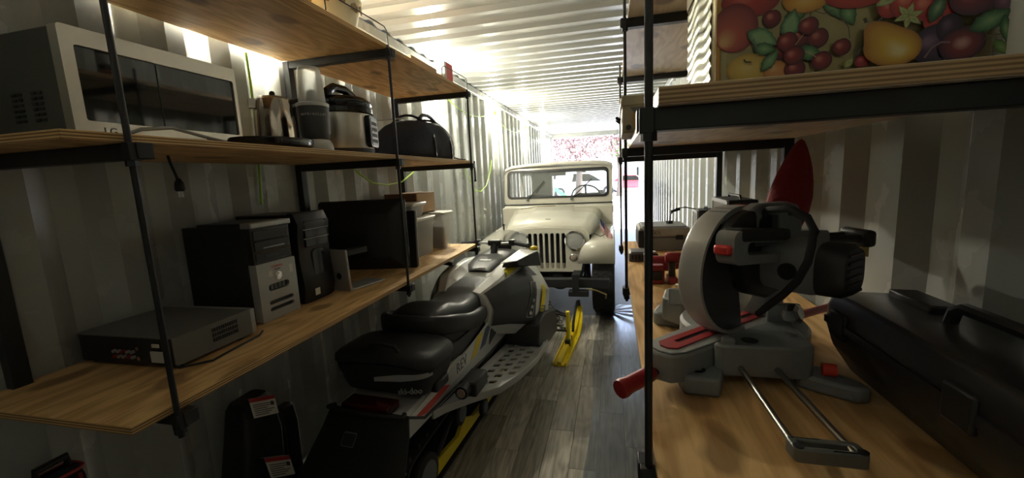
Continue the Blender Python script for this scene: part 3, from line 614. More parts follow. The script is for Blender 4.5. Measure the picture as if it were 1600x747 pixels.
# ------------------------------------------------------------------ snowmobile (local: x right, y forward, z up)
M_SWHT = mat('sled_white', (.66, .67, .66), .28, coat=.3)
M_ALU = mat('sled_aluminium', (.50, .51, .52), .4, metal=.35, noise=.08, nscale=30)
M_SEAT = mat('seat_vinyl', (.020, .021, .026), .5, bump=.08, bscale=260)
M_OLV = mat('olive_yellow', (.45, .40, .02), .35)
M_BLUE = mat('swoosh_blue', (.06, .08, .16), .35)
def snowmobile():
    t = thing('snowmobile', 'white, black and yellow snowmobile parked nose to the cream vehicle', 'snowmobile', (-1.12, 1.60, 0), -.08)
    B = lambda mb, n, m, p=None, **k: mb.build(n, m, p or t, local=True, **k)
    # tunnel
    ya = [(0.0, .43, .55), (.5, .415, .565), (1.0, .40, .60), (1.5, .40, .66)]
    tun = B(MB().loft([[(-.2, y, a), (.2, y, a), (.2, y, b-.02), (.185, y, b), (-.185, y, b), (-.2, y, b-.02)] for y, a, b in ya]), 'tunnel', M_ALU, bevel=.004)
    for s in (1, -1):
        P = lambda u, v, w_, s=s: (s*(.2005+w_), u, v)
        B(MB().prism([(.005, .53), (.16, .465), (.98, .50), (1.16, .60), (1.02, .63), (.62, .572), (.3, .552)], P, 0, .003), 'side_decal', M_SWHT, tun)
        B(MB().prism([(.05, .505), (.165, .468), (.43, .482), (.36, .512)], P, .003, .0045), 'red_reflector', mat('reflector_red', (.62, .03, .015), .3), tun)
        B(MB().prism([(.70, .49), (.80, .495), (.93, .60), (.84, .597)], P, .003, .0045), 'yellow_flash', M_YEL, tun)
        B(MB().prism([(.86, .498), (.96, .502), (1.08, .60), (1.03, .612), (.97, .6)], P, .003, .0048), 'blue_flash', M_BLUE, tun)
        B(MB().prism([(1.02, .47), (1.16, .50), (1.2, .60), (1.06, .56)], P, .003, .006), 'badge_plate', M_INK, tun)
    text('model_lettering', 'REV', .085, mat('decal_grey', (.07, .07, .08), .4), tun, basis((.2045, .585, .528), (0, 1, .06), (0, 0, 1)))
    for s in (1, -1): B(MB().tube([(s*.203, -.005, .545), (s*.206, .14, .458), (s*.206, 1.0, .41), (s*.205, 1.5, .40)], .007, 8), 'edge_trim', M_BLK, tun)
    # snow flap, tail frame
    B(MB().loft([[(-w_, y, z), (w_, y, z), (w_, y+.012, z+.006), (-w_, y+.012, z+.006)] for w_, y, z in ((.215, -.01, .545), (.235, -.05, .47), (.265, -.16, .34), (.285, -.30, .20), (.29, -.36, .12))]), 'snow_flap', mat('flap_rubber', (.012, .012, .013), .6), bevel=.003)
    fp = lambda u, v, w_: (u, -.052-(.47-v)*.85-.002-w_, v)
    B(MB().prism(rrect(-.10, -.03, .42, .466, .006), fp, .001, .003), 'flap_label', mat('label_frame', (.22, .22, .22), .5))
    B(MB().prism(rrect(-.097, -.033, .423, .463, .004), fp, .0025, .004), 'flap_label_face', M_INK)
    B(MB().tube([(-.19, .0, .555), (-.205, -.03, .56), (-.1, -.055, .565), (.1, -.055, .565), (.205, -.03, .56), (.19, .0, .555)], .012, 8), 'rear_bumper', M_BLK)
    B(MB().box(-.13, .13, -.035, .06, .55, .592), 'tail_light', mat('tail_lens', (.05, .004, .004), .15), bevel=.008)
    # running boards
    for s in (1, -1):
        outer = [(.205, .31), (.30, .43), (.42, .61), (.465, .82), (.485, 1.0), (.495, 1.19), (.495, 1.5)]
        zz = lambda y: .42-.1*(min(y, 1.25)-.31)/.94
        poly = [(s*x, y) for x, y in outer]+[(s*.2, 1.5), (s*.2, .31)]
        hs = []
        for r_, xx in enumerate((.27, .345, .415)):
            for k in range(8):
                y = .62+k*.105+(r_ % 2)*.04
                if xx > .40 and y < .78 or xx > .33 and y < .66: continue
                hs.append([(s*(xx-.023), y), (s*(xx+.023), y+.018), (s*(xx+.023), y+.062), (s*(xx-.023), y+.048)])
        rb_ = B(MB().holes(poly, hs, lambda u, v, w_: (u, v, zz(v)+w_), -.008, 0), 'running_board', M_ALU, smooth=False)
        lip = [(.20, .22), (.23, .31)]+outer[1:]
        B(MB().loft([[(s*(x-.006), y, zz(y)-.03), (s*(x+.008), y, zz(y)-.03), (s*(x+.008), y, zz(y)+.014), (s*(x-.006), y, zz(y)+.014)] for x, y in lip]), 'board_edge', M_SIL, rb_, bevel=.003)
        B(MB().box(s*.31-.05, s*.31+.05, .42, .60, .425, .51), 'mount_block', M_BPL, bevel=.012)
        B(MB().cyl((s*.30, .36, .478), (s*.30, .43, .478), .036, n=16), 'mount_lamp', M_BPL)
        B(MB().cyl((s*.30, .355, .478), (s*.30, .362, .478), .024, n=16), 'lamp_face', mat('tan_plastic', (.35, .26, .2), .5))
    # track: closed belt, lugs, rails, wheels
    path = []
    def arc(cy, cz, r, a0, a1, k):
        for i in range(k+1):
            a = math.radians(a0+(a1-a0)*i/k); path.append((cy+r*math.cos(a), cz+r*math.sin(a)))
    arc(.10, .165, .135, 120, 270, 8)
    for i in range(1, 8): path.append((.10+i*.15, .03))
    arc(1.25, .105, .075, 280, 320, 3); arc(1.52, .30, .10, -50, 90, 5)
    for i in range(1, 8): path.append((1.52-i*.19, .40-i*.014))
    n = len(path)
    def nrm(i):
        a, b = Vector(path[i-1]), Vector(path[(i+1) % n]); d = (b-a).normalized(); return Vector((d.y, -d.x))
    R = []
    for i, (y, z) in enumerate(path):
        m = nrm(i); R.append([(-.19, y, z), (.19, y, z), (.19, y+m.x*.014, z+m.y*.014), (-.19, y+m.x*.014, z+m.y*.014)])
    trk = B(MB().loft(R, loop=True), 'track', M_RUB)
    lg = MB()
    for i in range(n):
        a, b = Vector(path[i]), Vector(path[(i+1) % n])
        for k in range(max(1, int((b-a).length/.07))):
            p = a+(b-a)*(k/max(1, int((b-a).length/.07))); m = nrm(i); d = Vector((-m.y, m.x))
            for x in (-.13, 0, .13): lg.obox((x, p.x+m.x*.026, p.y+m.y*.026), (.105, .012, .030), Matrix(((1, 0, 0), (0, d.x, m.x), (0, d.y, m.y))))
    lo = B(lg, 'track_lugs', M_RUB, trk, smooth=False); lo['kind'] = 'stuff'
    for s in (1, -1):
        B(MB().prism([(.10, .10), (.16, .05), (1.2, .05), (1.36, .12), (1.42, .2), (1.33, .16), (1.15, .095), (.75, .10), (.62, .165), (.52, .105), (.2, .14)], lambda u, v, w_, s=s: (s*(.17+w_), u, v), -.012, .012), 'slide_rail', M_YEL, bevel=.002)
        for y, z, r in ((.11, .165, .11), (.52, .26, .07), (.78, .27, .06), (.86, .105, .055), (1.2, .13, .05)):
            wh = B(MB().lathe([(.012, -.014), (r-.02, -.014), (r, -.01), (r, .01), (r-.02, .014), (.012, .014)], 20, (s*.205, y, z), (1, 0, 0)), 'idler_wheel', M_RUB)
            B(MB().lathe([(r*.62, 0), (r*.70, .002), (r*.70, .003), (r*.62, .004)], 18, (s*(.205+.0145), y, z), (s, 0, 0)), 'wheel_ring', M_GREY, wh)
        B(MB().tube([(s*.16, .30, .13), (s*.16, .55, .28), (s*.16, .62, .36)], .014, 8), 'swing_arm', M_BLK)
        B(MB().tube([(s*.16, .95, .12), (s*.16, 1.2, .24), (s*.16, 1.35, .34)], .014, 8), 'swing_arm', M_BLK)
    B(MB().cyl((-.05, .45, .14), (-.05, .75, .34), .03), 'rear_shock', mat('shock_red', (.35, .03, .02), .4))
    # cargo bag
    bg = B(MB().loft([[(u, y+.02*math.cos(u*5), z) for u, y in sel(0, .235, hw, hd, 5, 36)] for z, hw, hd in ((.572, .20, .11), (.58, .235, .135), (.66, .27, .155), (.715, .28, .158), (.725, .27, .15))]), 'cargo_bag', M_SEAT, ang=50)
    B(MB().loft([[(u, y+.02*math.cos(u*5), z+.02*math.cos(u*6)) for u, y in sel(0, .235, hw, hd, 5, 36)] for z, hw, hd in ((.718, .278, .155), (.726, .288, .165), (.758, .284, .162), (.775, .262, .145), (.783, .2, .09))]), 'bag_lid', M_SEAT, bg, ang=50)
    def onbag(x, z, o): # rear face of the bag
        hw, hd = .277, .157; e = 5; q = max(0, 1-(abs(x)/hw)**e)**(1/e); return (x, .235-hd*q+.02*math.cos(x*5)-o, z)
    for x0, x1, z0, z1, tw in ((-.03, .272, .655, .70, .027), (-.272, -.21, .695, .66, .02)):
        B(MB().grid(lambda u, v: onbag(x0+(x1-x0)*u, z0+(z1-z0)*(u if x0 > -.1 else u)+(v-.5)*tw*(1.3-abs(u-.5)), .004), 20, 2), 'reflective_stripe', mat('stripe_grey', (.42, .42, .42), .4), bg)
    B(MB().tube([(-.06, .13, .785), (-.05, .11, .825), (.02, .105, .838), (.09, .11, .825), (.10, .13, .785)], .010, 8), 'bag_handle', M_SEAT, bg)
    text('brand_lettering', 'ski-doo', .042, M_SIL, bg, basis(Vector(onbag(.175, .622, .012)), (1, .10, .12), (-.12, 0, 1)), depth=.003)
    B(MB().box(.19, .27, .17, .30, .575, .625), 'bag_clip', M_BPL, bg, bevel=.01)
    # seat
    S = [(.41, .13, .72, .86), (.44, .165, .68, .885), (.54, .178, .64, .895), (.64, .178, .62, .89), (.74, .172, .61, .855), (.82, .168, .61, .83), (.95, .165, .61, .825), (1.1, .160, .62, .845), (1.25, .150, .63, .87), (1.38, .135, .65, .875), (1.45, .10, .70, .84)]
    st_ = B(MB().loft([[(u, y, v) for u, v in sel(0, (a+b)/2, hw, (b-a)/2, 4.2, 28)] for y, hw, a, b in S]), 'seat', M_SEAT, ang=180, sub=1)
    bo = [(.155, 1.12, .70), (.185, .98, .705), (.205, .84, .715), (.213, .70, .745), (.213, .58, .785), (.205, .48, .81), (.17, .405, .825), (.09, .375, .83)]
    bo = bo+[(-x, y, z) for x, y, z in bo[::-1]]
    rings = []
    for i, (x, y, z) in enumerate(bo):
        d = (Vector(bo[min(i+1, len(bo)-1)])-Vector(bo[max(i-1, 0)])); d.z = 0; d.normalize(); nn = Vector((d.y, -d.x, 0)); h = .034 if 0 < i < len(bo)-1 else .012
        rings.append([Vector((x, y, z))+nn*(.030*c)+Vector((0, 0, h*q*1.6)) for c, q in sel(0, 0, 1, 1, 3, 14)])
    B(MB().loft(rings), 'seat_bolster', M_SEAT, st_, ang=180, sub=1)
    B(MB().loft([[(-w_, y, .56), (w_, y, .56), (w_-.02, y, z), (-w_+.02, y, z)] for w_, y, z in ((.15, .44, .68), (.19, .62, .66), (.195, 1.0, .66), (.19, 1.42, .68))]), 'seat_base', M_BPL, bevel=.01)
    # cowl: white nose lofted, black side panels
    CS = [(1.02, .235, .78, .84, .52), (1.22, .315, .82, .905, .47), (1.48, .405, .81, .945, .38), (1.70, .44, .76, .945, .31), (1.90, .43, .70, .90, .28), (2.15, .34, .60, .80, .28), (2.40, .16, .50, .60, .34)]
    def half(hw, zs, zt, zb): return [(hw-.10, zb), (hw-.02, zb+.10), (hw, zs-.07), (hw-.045, zs+.02), (max(.10, min(.25, hw-.08)), zt-.015), (.165 if hw > .25 else .10, zt), (.10 if hw > .2 else .05, zt-.05)]
    def full(y, *q): h_ = half(*q); return [(x, y, z) for x, z in h_]+[(-x, y, z) for x, z in h_[::-1]]
    B(MB().loft([full(*c) for c in CS]), 'cowl', M_SWHT, ang=24, bevel=.008)
    def cowl(y, tt, o=.004):
        i = max(j for j in range(len(CS)-1) if CS[j][0] <= y); A, C = CS[i], CS[i+1]; f = (y-A[0])/(C[0]-A[0])
        h_ = half(*[A[k]+(C[k]-A[k])*f for k in (1, 2, 3, 4)]); sg = 1 if tt >= 0 else -1; q = min(abs(tt), 5.999); k = int(q)
        p, r = Vector(h_[k]), Vector(h_[k+1]); d = (r-p).normalized(); m = p+(r-p)*(q-k)+Vector((d.y, -d.x))*o
        return Vector((sg*m.x, y, m.y))
    def patch(name, m, ys, angs, o=.006, nu=10, nv=8, p=None):
        y0, y1 = ys; 
        return B(MB().grid(lambda u, v: cowl(y0(v)+(y1(v)-y0(v))*u, angs[0]+(angs[1]-angs[0])*v, o), nu, nv), name, m, p, ang=60)
    for s in (1, -1):
        A = lambda a, s=s: s*a
        sp = patch('side_panel', mat('side_panel_black', (.022, .024, .030), .42), (lambda v: 1.03, lambda v: 1.50+.06*v), (A(.9), A(3.55)), .012, nv=16)
        patch('vent_frame', M_SIL, (lambda v: 1.38+.09*v, lambda v: 1.455+.10*v), (A(1.15), A(2.6)), .016, nv=12, p=sp)
        patch('vent_panel', M_BPL, (lambda v: 1.386+.09*v, lambda v: 1.449+.10*v), (A(1.18), A(2.56)), .018, nv=12, p=sp)
        for a, yy in ((1.3, 1.425), (1.5, 1.44), (1.7, 1.455)):
            c = cowl(yy, A(a), .018); B(MB().cyl(c, c+Vector((s*.006, -.003, 0)), .014), 'vent_screw', M_SIL, sp)
        patch('yellow_flash', M_OLV, (lambda v: 1.28+.03*v, lambda v: 1.62-.04*v), (A(3.72), A(4.25)), .010)
        patch('yellow_flash', M_YEL, (lambda v: 1.60+.05*v, lambda v: 1.67+.05*v), (A(1.3), A(2.3)), .010)
        patch('blue_flash', M_BLUE, (lambda v: 1.56+.06*v, lambda v: 1.64+.08*v), (A(.7), A(1.5)), .010)
        patch('dark_inlay', M_BPL, (lambda v: 1.56, lambda v: 1.68-.02*v), (A(3.1), A(3.9)), .010)
        # footwell and belly pan
        B(MB().loft([[(s*.20, y, z0), (s*.47, y, z0), (s*.46, y, z1), (s*.2, y, z1)] for y, z0, z1 in ((1.36, .33, .36), (1.42, .31, .48), (1.6, .25, .52), (2.0, .22, .42))]), 'toe_well', M_BPL, bevel=.012)
        # wind deflector pods with yellow tops
        B(MB().loft([[(s*.20, 1.36, .93), (s*.33, 1.40, .94), (s*.31, 1.38, .975), (s*.21, 1.37, .96)], [(s*.24, 1.62, .94), (s*.44, 1.60, .90), (s*.42, 1.60, 1.015), (s*.28, 1.62, 1.02)], [(s*.26, 1.75, .93), (s*.42, 1.72, .90), (s*.40, 1.72, .98), (s*.28, 1.74, .99)]]), 'wind_deflector', M_BPL, bevel=.006)
        B(MB().loft([[(s*.195, 1.355, .962), (s*.315, 1.375, .98), (s*.315, 1.377, .985), (s*.195, 1.357, .968)], [(s*.275, 1.62, 1.022), (s*.425, 1.60, 1.018), (s*.425, 1.60, 1.024), (s*.275, 1.62, 1.028)]]), 'deflector_top', M_SWHT)
        B(MB().sphere((s*.385, 1.62, 1.035), (.035, .03, .02), 12, 8), 'yellow_cap', M_YEL)
    # console, windscreen, handlebar
    B(MB().loft([[(u, y, v) for u, v in sel(0, (a+b)/2, hw, (b-a)/2, 3, 20)] for y, hw, a, b in ((1.40, .10, .80, .90), (1.5, .15, .82, .945), (1.7, .17, .84, .97), (1.92, .16, .84, .98), (2.0, .12, .84, .93))]), 'console', M_BPL, ang=50)
    B(MB().obox((0, 1.93, 1.0), (.20, .02, .09), (-.5, 0, 0)), 'gauge', M_BGL, bevel=.012)
    B(MB().box(-.05, .05, 1.52, 1.62, .94, .952), 'key_plate', M_SIL, bevel=.004)
    B(MB().grid(lambda u, v: (( u-.5)*2*(.30-.06*v), 2.02+.12*(1-(2*u-1)**2)-.05*v, .90+.22*v-.06*(2*u-1)**2), 16, 6), 'windscreen', mat('tinted_screen', (.75, .8, .8), .05, alpha=.32))
    B(MB().tube([(0, 1.72, .93), (0, 1.76, 1.0), (0, 1.78, 1.035)], .03, 10), 'riser', M_BPL)
    hb = B(MB().tube([(-.33, 1.83, 1.03), (-.2, 1.84, 1.04), (-.08, 1.80, 1.045), (.08, 1.77, 1.045), (.2, 1.72, 1.06), (.34, 1.62, 1.055)], .012, 10), 'handlebar', M_ALU)
    B(MB().obox((0, 1.785, 1.05), (.12, .06, .05)), 'bar_pad', M_BPL, hb, bevel=.012)
    for s, a, b in ((1, (.19, 1.725, 1.06), (.345, 1.617, 1.055)), (-1, (-.2, 1.84, 1.04), (-.335, 1.83, 1.03))):
        B(MB().cyl(a, b, .02, .018), 'grip', M_RUB, hb)
        A, C = Vector(a), Vector(b); m = A+(C-A)*-.1
        B(MB().obox(m, (.06, .05, .05), (0, 0, -.5 if s > 0 else .1)), 'switch_block', M_BPL, hb, bevel=.008)
        B(MB().tube([m+Vector((0, .03, 0)), A+Vector((s*.02, .07, 0)), (A+C)/2+Vector((s*.02, .075, -.005)), C+Vector((0, .06, -.01))], .006, 8), 'lever', M_BLK, hb)
    # skis and front suspension
    for s in (1, -1):
        x = s*.53; prof = [(1.74, .006, .055), (1.78, .0, .062), (2.3, .0, .068), (2.5, .004, .066), (2.62, .035, .06), (2.74, .10, .05), (2.83, .17, .035)]
        sk = B(MB().loft([[(x-hw, y, z), (x-.015, y, z-.0), (x+.015, y, z), (x+hw, y, z), (x+hw, y, z+.03), (x+hw-.012, y, z+.03), (x+hw-.014, y, z+.014), (x+.02, y, z+.014), (x+.016, y, z+.05*(hw/.068)), (x-.016, y, z+.05*(hw/.068)), (x-.02, y, z+.014), (x-hw+.014, y, z+.014), (x-hw+.012, y, z+.03), (x-hw, y, z+.03)] for y, z, hw in prof]), 'ski', M_YEL, bevel=.002)
        B(MB().tube([(x, 2.42, .05), (x, 2.45, .13), (x, 2.55, .20), (x, 2.72, .27), (x, 2.82, .25), (x, 2.83, .19)], .014, 8), 'ski_loop', M_BLK, sk)
        for yy in (1.9, 2.02, 2.35): B(MB().cyl((x+.05, yy, .008), (x+.05, yy, .018), .008), 'ski_bolt', M_BLK, sk)
        B(MB().loft([[(x+u, 2.18+v, z) for u, v in sel(0, 0, a, b, 2.5, 12)] for z, a, b in ((.03, .03, .05), (.12, .022, .035), (.2, .02, .03), (.34, .018, .024))]), 'spindle', M_YEL)
        B(MB().obox((x, 2.19, .05), (.05, .14, .07)), 'ski_saddle', M_BPL, sk, bevel=.01)
        for y0, z0, y1, z1 in ((1.95, .24, 2.16, .16), (2.25, .22, 2.2, .16), (2.0, .40, 2.17, .30), (2.22, .38, 2.19, .30)):
            B(MB().tube([(s*.30, y0, z0), (x-s*.01, y1, z1)], .012, 8), 'suspension_arm', M_BLK)
        B(MB().cyl((s*.32, 2.1, .5), (x-s*.05, 2.17, .17), .016), 'shock', M_SIL)
        A, C = Vector((s*.35, 2.108, .455)), Vector((x-s*.07, 2.16, .22)); d = (C-A).normalized(); e1 = d.orthogonal().normalized(); e2 = d.cross(e1)
        B(MB().tube([A+(C-A)*(k/48)+e1*(.03*math.cos(k*PI/4))+e2*(.03*math.sin(k*PI/4)) for k in range(49)], .005, 6), 'coil_spring', M_BLK)
        B(MB().tube([(s*.25, 1.96, .3), (x-s*.02, 2.10, .24)], .008, 8), 'tie_rod', M_SIL)
snowmobile()
# ------------------------------------------------------------------ jeep, front toward the camera
def jeep():
    xc = -.735
    t = thing('utility_vehicle', 'cream vintage utility vehicle facing the camera with slotted grille', 'vehicle', (xc, 6.2, 0))
    B = lambda mb, n, m, p=None, **k: mb.build(n, m, p or t, **k)
    M_PAINT = M_CREAM; M_UND = mat('chassis_black', (.014, .014, .018), .6)
    # grille panel with seven slots and lamp openings
    slots = [rrect(xc-.192+k*.064-.0205, xc-.192+k*.064+.0205, .535, .945, .02, 4) for k in range(7)]
    lamps = [circ(xc+s*.318, .862, .098, 24) for s in (1, -1)]
    out = [(xc-.37, .50), (xc+.37, .50), (xc+.385, .52), (xc+.42, .70), (xc+.478, .80), (xc+.485, .87), (xc+.47, .94), (xc+.42, .985), (xc+.33, 1.0), (xc, 1.012), (xc-.33, 1.0), (xc-.42, .985), (xc-.47, .94), (xc-.485, .87), (xc-.478, .80), (xc-.42, .70), (xc-.385, .52)]
    gr = B(MB().holes(out, slots+lamps, XZ(4.64), 0, .035), 'grille', M_PAINT, bevel=.004)
    B(MB().box(xc-.25, xc+.25, 4.72, 4.78, .56, .97), 'radiator', M_UND)
    sh = MB()
    for k in range(9): sh.bar((xc-.23+k*.05, 4.70, .55), (xc-.19+k*.05, 4.70, .60), .006, .012, (0, 1, 0))
    B(MB().box(xc-.24, xc+.24, 4.70, 4.715, .52, .59), 'shroud', M_PAINT, gr)
    for s in (1, -1):
        c = (xc+s*.318, 4.64, .862)
        hl = B(MB().lathe([(.098, -.01), (.112, -.014), (.118, .006), (.112, .024), (.098, .026)], 32, c, (0, -1, 0), cap=False), 'headlight_ring', M_CHROME, gr)
        B(MB().lathe([(.1, .002), (.085, -.02), (.055, -.04), (.012, -.05)], 32, c, (0, -1, 0)), 'headlight_reflector', mat('reflector', (.75, .75, .74), .22, metal=1), gr)
        B(MB().lathe([(.022, -.05), (.022, -.015), (.004, -.008)], 16, c, (0, -1, 0)), 'headlight_bulb', M_SIL, gr)
        B(MB().lathe([(.1, .003), (.092, .012), (.06, .022), (.01, .027)], 32, c, (0, -1, 0)), 'headlight_lens', mat('fluted_lens', (.8, .82, .8), .12, alpha=.3), gr)
        B(MB().lathe([(.035, -.02), (.038, .006), (.028, .014), (.005, .017)], 18, (xc+s*.30, 4.64, .665), (0, -1, 0)), 'signal_lens', mat('signal_lens', (.5, .42, .36), .15, metal=.3), gr)
        B(MB().lathe([(.036, 0), (.044, 0), (.044, .006), (.037, .012)], 18, (xc+s*.30, 4.64, .665), (0, -1, 0), cap=False), 'signal_ring', M_CHROME, gr)
    # hood
    def hood_ring(y, hw, zt, zs, cr):
        pts = [(-hw, zs), (-hw, zt-.08), (-hw+.03, zt-.035), (-hw+.10, zt-.012), (-.27, zt), (-.24, zt+cr), (.24, zt+cr), (.27, zt), (hw-.10, zt-.012), (hw-.03, zt-.035), (hw, zt-.08), (hw, zs)]
        return [(xc+x, y, z) for x, z in pts]
    H = [(4.655, .475, 1.000, .86, .002), (4.68, .488, 1.03, .86, .006), (4.76, .50, 1.065, .86, .014), (4.9, .515, 1.095, .87, .018), (5.2, .55, 1.13, .88, .02), (5.58, .60, 1.165, .90, .02)]
    hd = B(MB().loft([hood_ring(*h) for h in H], cap=False, closed=False), 'hood', M_PAINT, ang=50)
    hd.modifiers.new('thick', 'SOLIDIFY').thickness = .01
    B(MB().obox((xc+.0, 4.80, 1.088), (.06, .02, .003), (.24, 0, 0)), 'hood_badge', M_INK, hd)
    for s in (1, -1):
        B(MB().obox((xc+s*.60, 5.05, .97), (.012, .05, .09), (0, 0, 0)), 'hood_latch', M_UND, hd, bevel=.003)
    B(MB().tube([(xc-.45, 5.42, 1.168), (xc-.2, 5.40, 1.195), (xc+.02, 5.38, 1.20)], .006, 6), 'hood_prop', mat('prop_brown', (.2, .15, .08), .5), hd)
    # cowl and body tub
    B(MB().loft([[(xc-.74, y, .6), (xc+.74, y, .6), (xc+.74, y, z), (xc+.70, y, z+.02), (xc-.70, y, z+.02), (xc-.74, y, z)] for y, z in ((5.56, 1.155), (5.70, 1.19))]), 'cowl', M_PAINT, bevel=.008)
    for s in (1, -1):
        side = [(5.68, .58), (6.95, .58), (7.05, .95), (7.35, .95), (7.5, .58), (7.95, .58), (7.95, 1.12), (6.9, 1.12), (6.75, .80), (6.0, .80), (5.85, 1.17), (5.68, 1.19)]
        B(MB().prism(side, lambda u, v, w_, s=s: (xc+s*(.74-w_), u, v), 0, .03), 'body_side', M_PAINT, bevel=.006)
        B(MB().obox((xc+s*.742, 5.60, 1.13), (.012, .04, .09)), 'cowl_hinge', M_PAINT, bevel=.003)
    B(MB().box(xc-.72, xc+.72, 5.68, 7.93, .56, .60), 'body_floor', M_UND)
    B(MB().box(xc-.72, xc+.72, 7.92, 7.95, .58, .82), 'tailgate', M_PAINT, bevel=.006)
    # windscreen frame (leans back a little), glass, wipers, mirror
    W = lambda u, v, w_: (u, 5.665+(v-1.2)*.16+w_, v)
    wf = B(MB().holes(rrect(xc-.735, xc+.735, 1.20, 1.70, .06), [rrect(xc-.672, xc+.672, 1.30, 1.655, .055)], W, 0, .04), 'windscreen_frame', M_PAINT, bevel=.006)
    B(MB().holes(rrect(xc-.690, xc+.690, 1.283, 1.672, .06), [rrect(xc-.660, xc+.660, 1.313, 1.642, .05)], W, -.010, .0), 'rubber_seal', M_BLK, wf)
    B(MB().prism(rrect(xc-.675, xc+.675, 1.297, 1.658, .05), W, .014, .018), 'windscreen_glass', M_GLASS, wf)
    B(MB().obox((xc, 5.655, 1.205), (1.47, .02, .014)), 'hinge_seal', M_BLK, wf)
    for x0, x1 in ((xc-.40, xc-.17), (xc+.20, xc+.47)):
        wp = B(MB().bar(W(x0, 1.28, -.02), W(x1, 1.52, -.025), .026, .012), 'wiper', mat('wiper_grey', (.04, .04, .035), .5), wf)
        B(MB().cyl(W(x0, 1.265, .0), W(x0, 1.265, -.035), .018), 'wiper_pivot', M_GREY, wp)
    B(MB().obox((xc+.0, 5.78, 1.61), (.24, .025, .06)), 'rear_view_mirror', M_BPL, wf, bevel=.012)
    # hard roof with open sides and a windowed back
    RW = lambda y, z, hw: [(xc+x, y, zz) for x, zz in ((-hw, z-.085), (-hw+.01, z-.04), (-hw+.10, z-.005), (-hw+.3, z+.012), (0, z+.02), (hw-.3, z+.012), (hw-.10, z-.005), (hw-.01, z-.04), (hw, z-.085))]
    M_ROOF = mat('roof_canvas', (.50, .48, .42), .7, noise=.08, nscale=20)
    rf = B(MB().loft([RW(5.72, 1.715, .735), RW(5.80, 1.745, .74), RW(6.6, 1.775, .74), RW(7.5, 1.76, .73), RW(7.78, 1.72, .72)], cap=False, closed=False), 'roof', M_ROOF, ang=50)
    rf.modifiers.new('thick', 'SOLIDIFY').thickness = .018
    B(MB().holes(rrect(xc-.72, xc+.72, .86, 1.68, .08), [rrect(xc-.36, xc+.66, 1.08, 1.63, .10)], lambda u, v, w_: (u, 7.83-(v-.86)*.06+w_, v), 0, .02), 'rear_curtain', mat('curtain_grey', (.26, .28, .25), .7), rf)
    B(MB().prism(rrect(xc-.36, xc+.66, 1.08, 1.63, .10), lambda u, v, w_: (u, 7.835-(v-.86)*.06+w_, v), .004, .007), 'rear_window', M_GLASS, rf)
    for s in (1, -1):
        B(MB().holes([(6.75, 1.10), (7.83, 1.10), (7.78, 1.68), (6.75, 1.70)], [rrect(6.86, 7.66, 1.22, 1.60, .05)], lambda u, v, w_, s=s: (xc+s*(.725-w_), u, v), 0, .015), 'side_curtain', M_ROOF, rf)
        B(MB().tube([(xc+s*.70, 6.75, 1.1), (xc+s*.70, 6.75, 1.70)], .016, 8), 'roof_post', M_PAINT, rf)
    # interior
    for s, m in ((1, 'seat_black'), (-1, 'seat_black')):
        st = B(MB().loft([[(xc+s*.38+u, 6.42+.1*(v-.8)+w_, v) for u, v in rrect(-.22, .22, .80, 1.30, .08)] for w_ in (0, .10)]), 'seat_back', mat(m, (.03, .03, .035), .6), bevel=.02)
        B(MB().box(xc+s*.38-.23, xc+s*.38+.23, 6.0, 6.45, .62, .80), 'seat_cushion', mat(m, (.03, .03, .035), .6), bevel=.03)
    B(MB().box(xc-.70, xc+.70, 5.74, 5.80, .95, 1.18), 'dashboard', M_PAINT, bevel=.01)
    ct, nx = Vector((xc+.37, 6.02, 1.27)), Vector((0, -.82, -.57)).normalized()
    e1 = Vector((1, 0, 0)); e2 = nx.cross(e1)
    sw = B(MB().tube([ct+e1*(.20*math.cos(a))+e2*(.20*math.sin(a)) for a in [2*PI*k/32 for k in range(32)]], .012, 8, loop=True), 'steering_wheel', M_BPL)
    for a in (90, 210, 330): B(MB().bar(ct, ct+e1*(.2*math.cos(math.radians(a)))+e2*(.2*math.sin(math.radians(a))), .028, .008, nx), 'wheel_spoke', M_BPL, sw)
    B(MB().cyl(ct, ct+nx*.35, .018), 'steering_column', M_BPL, sw)
    # fenders
    for s in (1, -1):
        X = lambda x: xc+s*x
        prof = [(4.458, .635), (4.450, .78), (4.458, .835), (4.482, .864), (4.53, .880), (4.62, .890), (4.9, .905), (5.3, .925), (5.58, .94)]
        rings = []
        for i, (y, z) in enumerate(prof):
            xi = .36+.13*min(1, i/4) if i < 5 else .50
            r = .02
            rings.append([(X(xi), y, z-.0), (X(.735), y, z), (X(.752), y+.01, z-.012), (X(.755), y+(.05 if i < 4 else 0), z-.045 if i > 3 else z-.0)])
        o = B(MB().loft(rings, cap=False, closed=False), 'fender', M_PAINT, ang=60); o.modifiers.new('thick', 'SOLIDIFY').thickness = .012
        B(MB().prism([(4.47, .635), (4.50, .83), (4.6, .86), (5.3, .90), (5.3, .87), (4.62, .82), (4.56, .78), (4.535, .635)], lambda u, v, w_, X=X: (X(.745-w_), u, v), 0, .012), 'fender_skirt', M_PAINT, o)
        B(MB().box(min(X(.44), X(.50)), max(X(.44), X(.50)), 4.66, 5.5, .62, .92), 'inner_fender', M_UND, o)
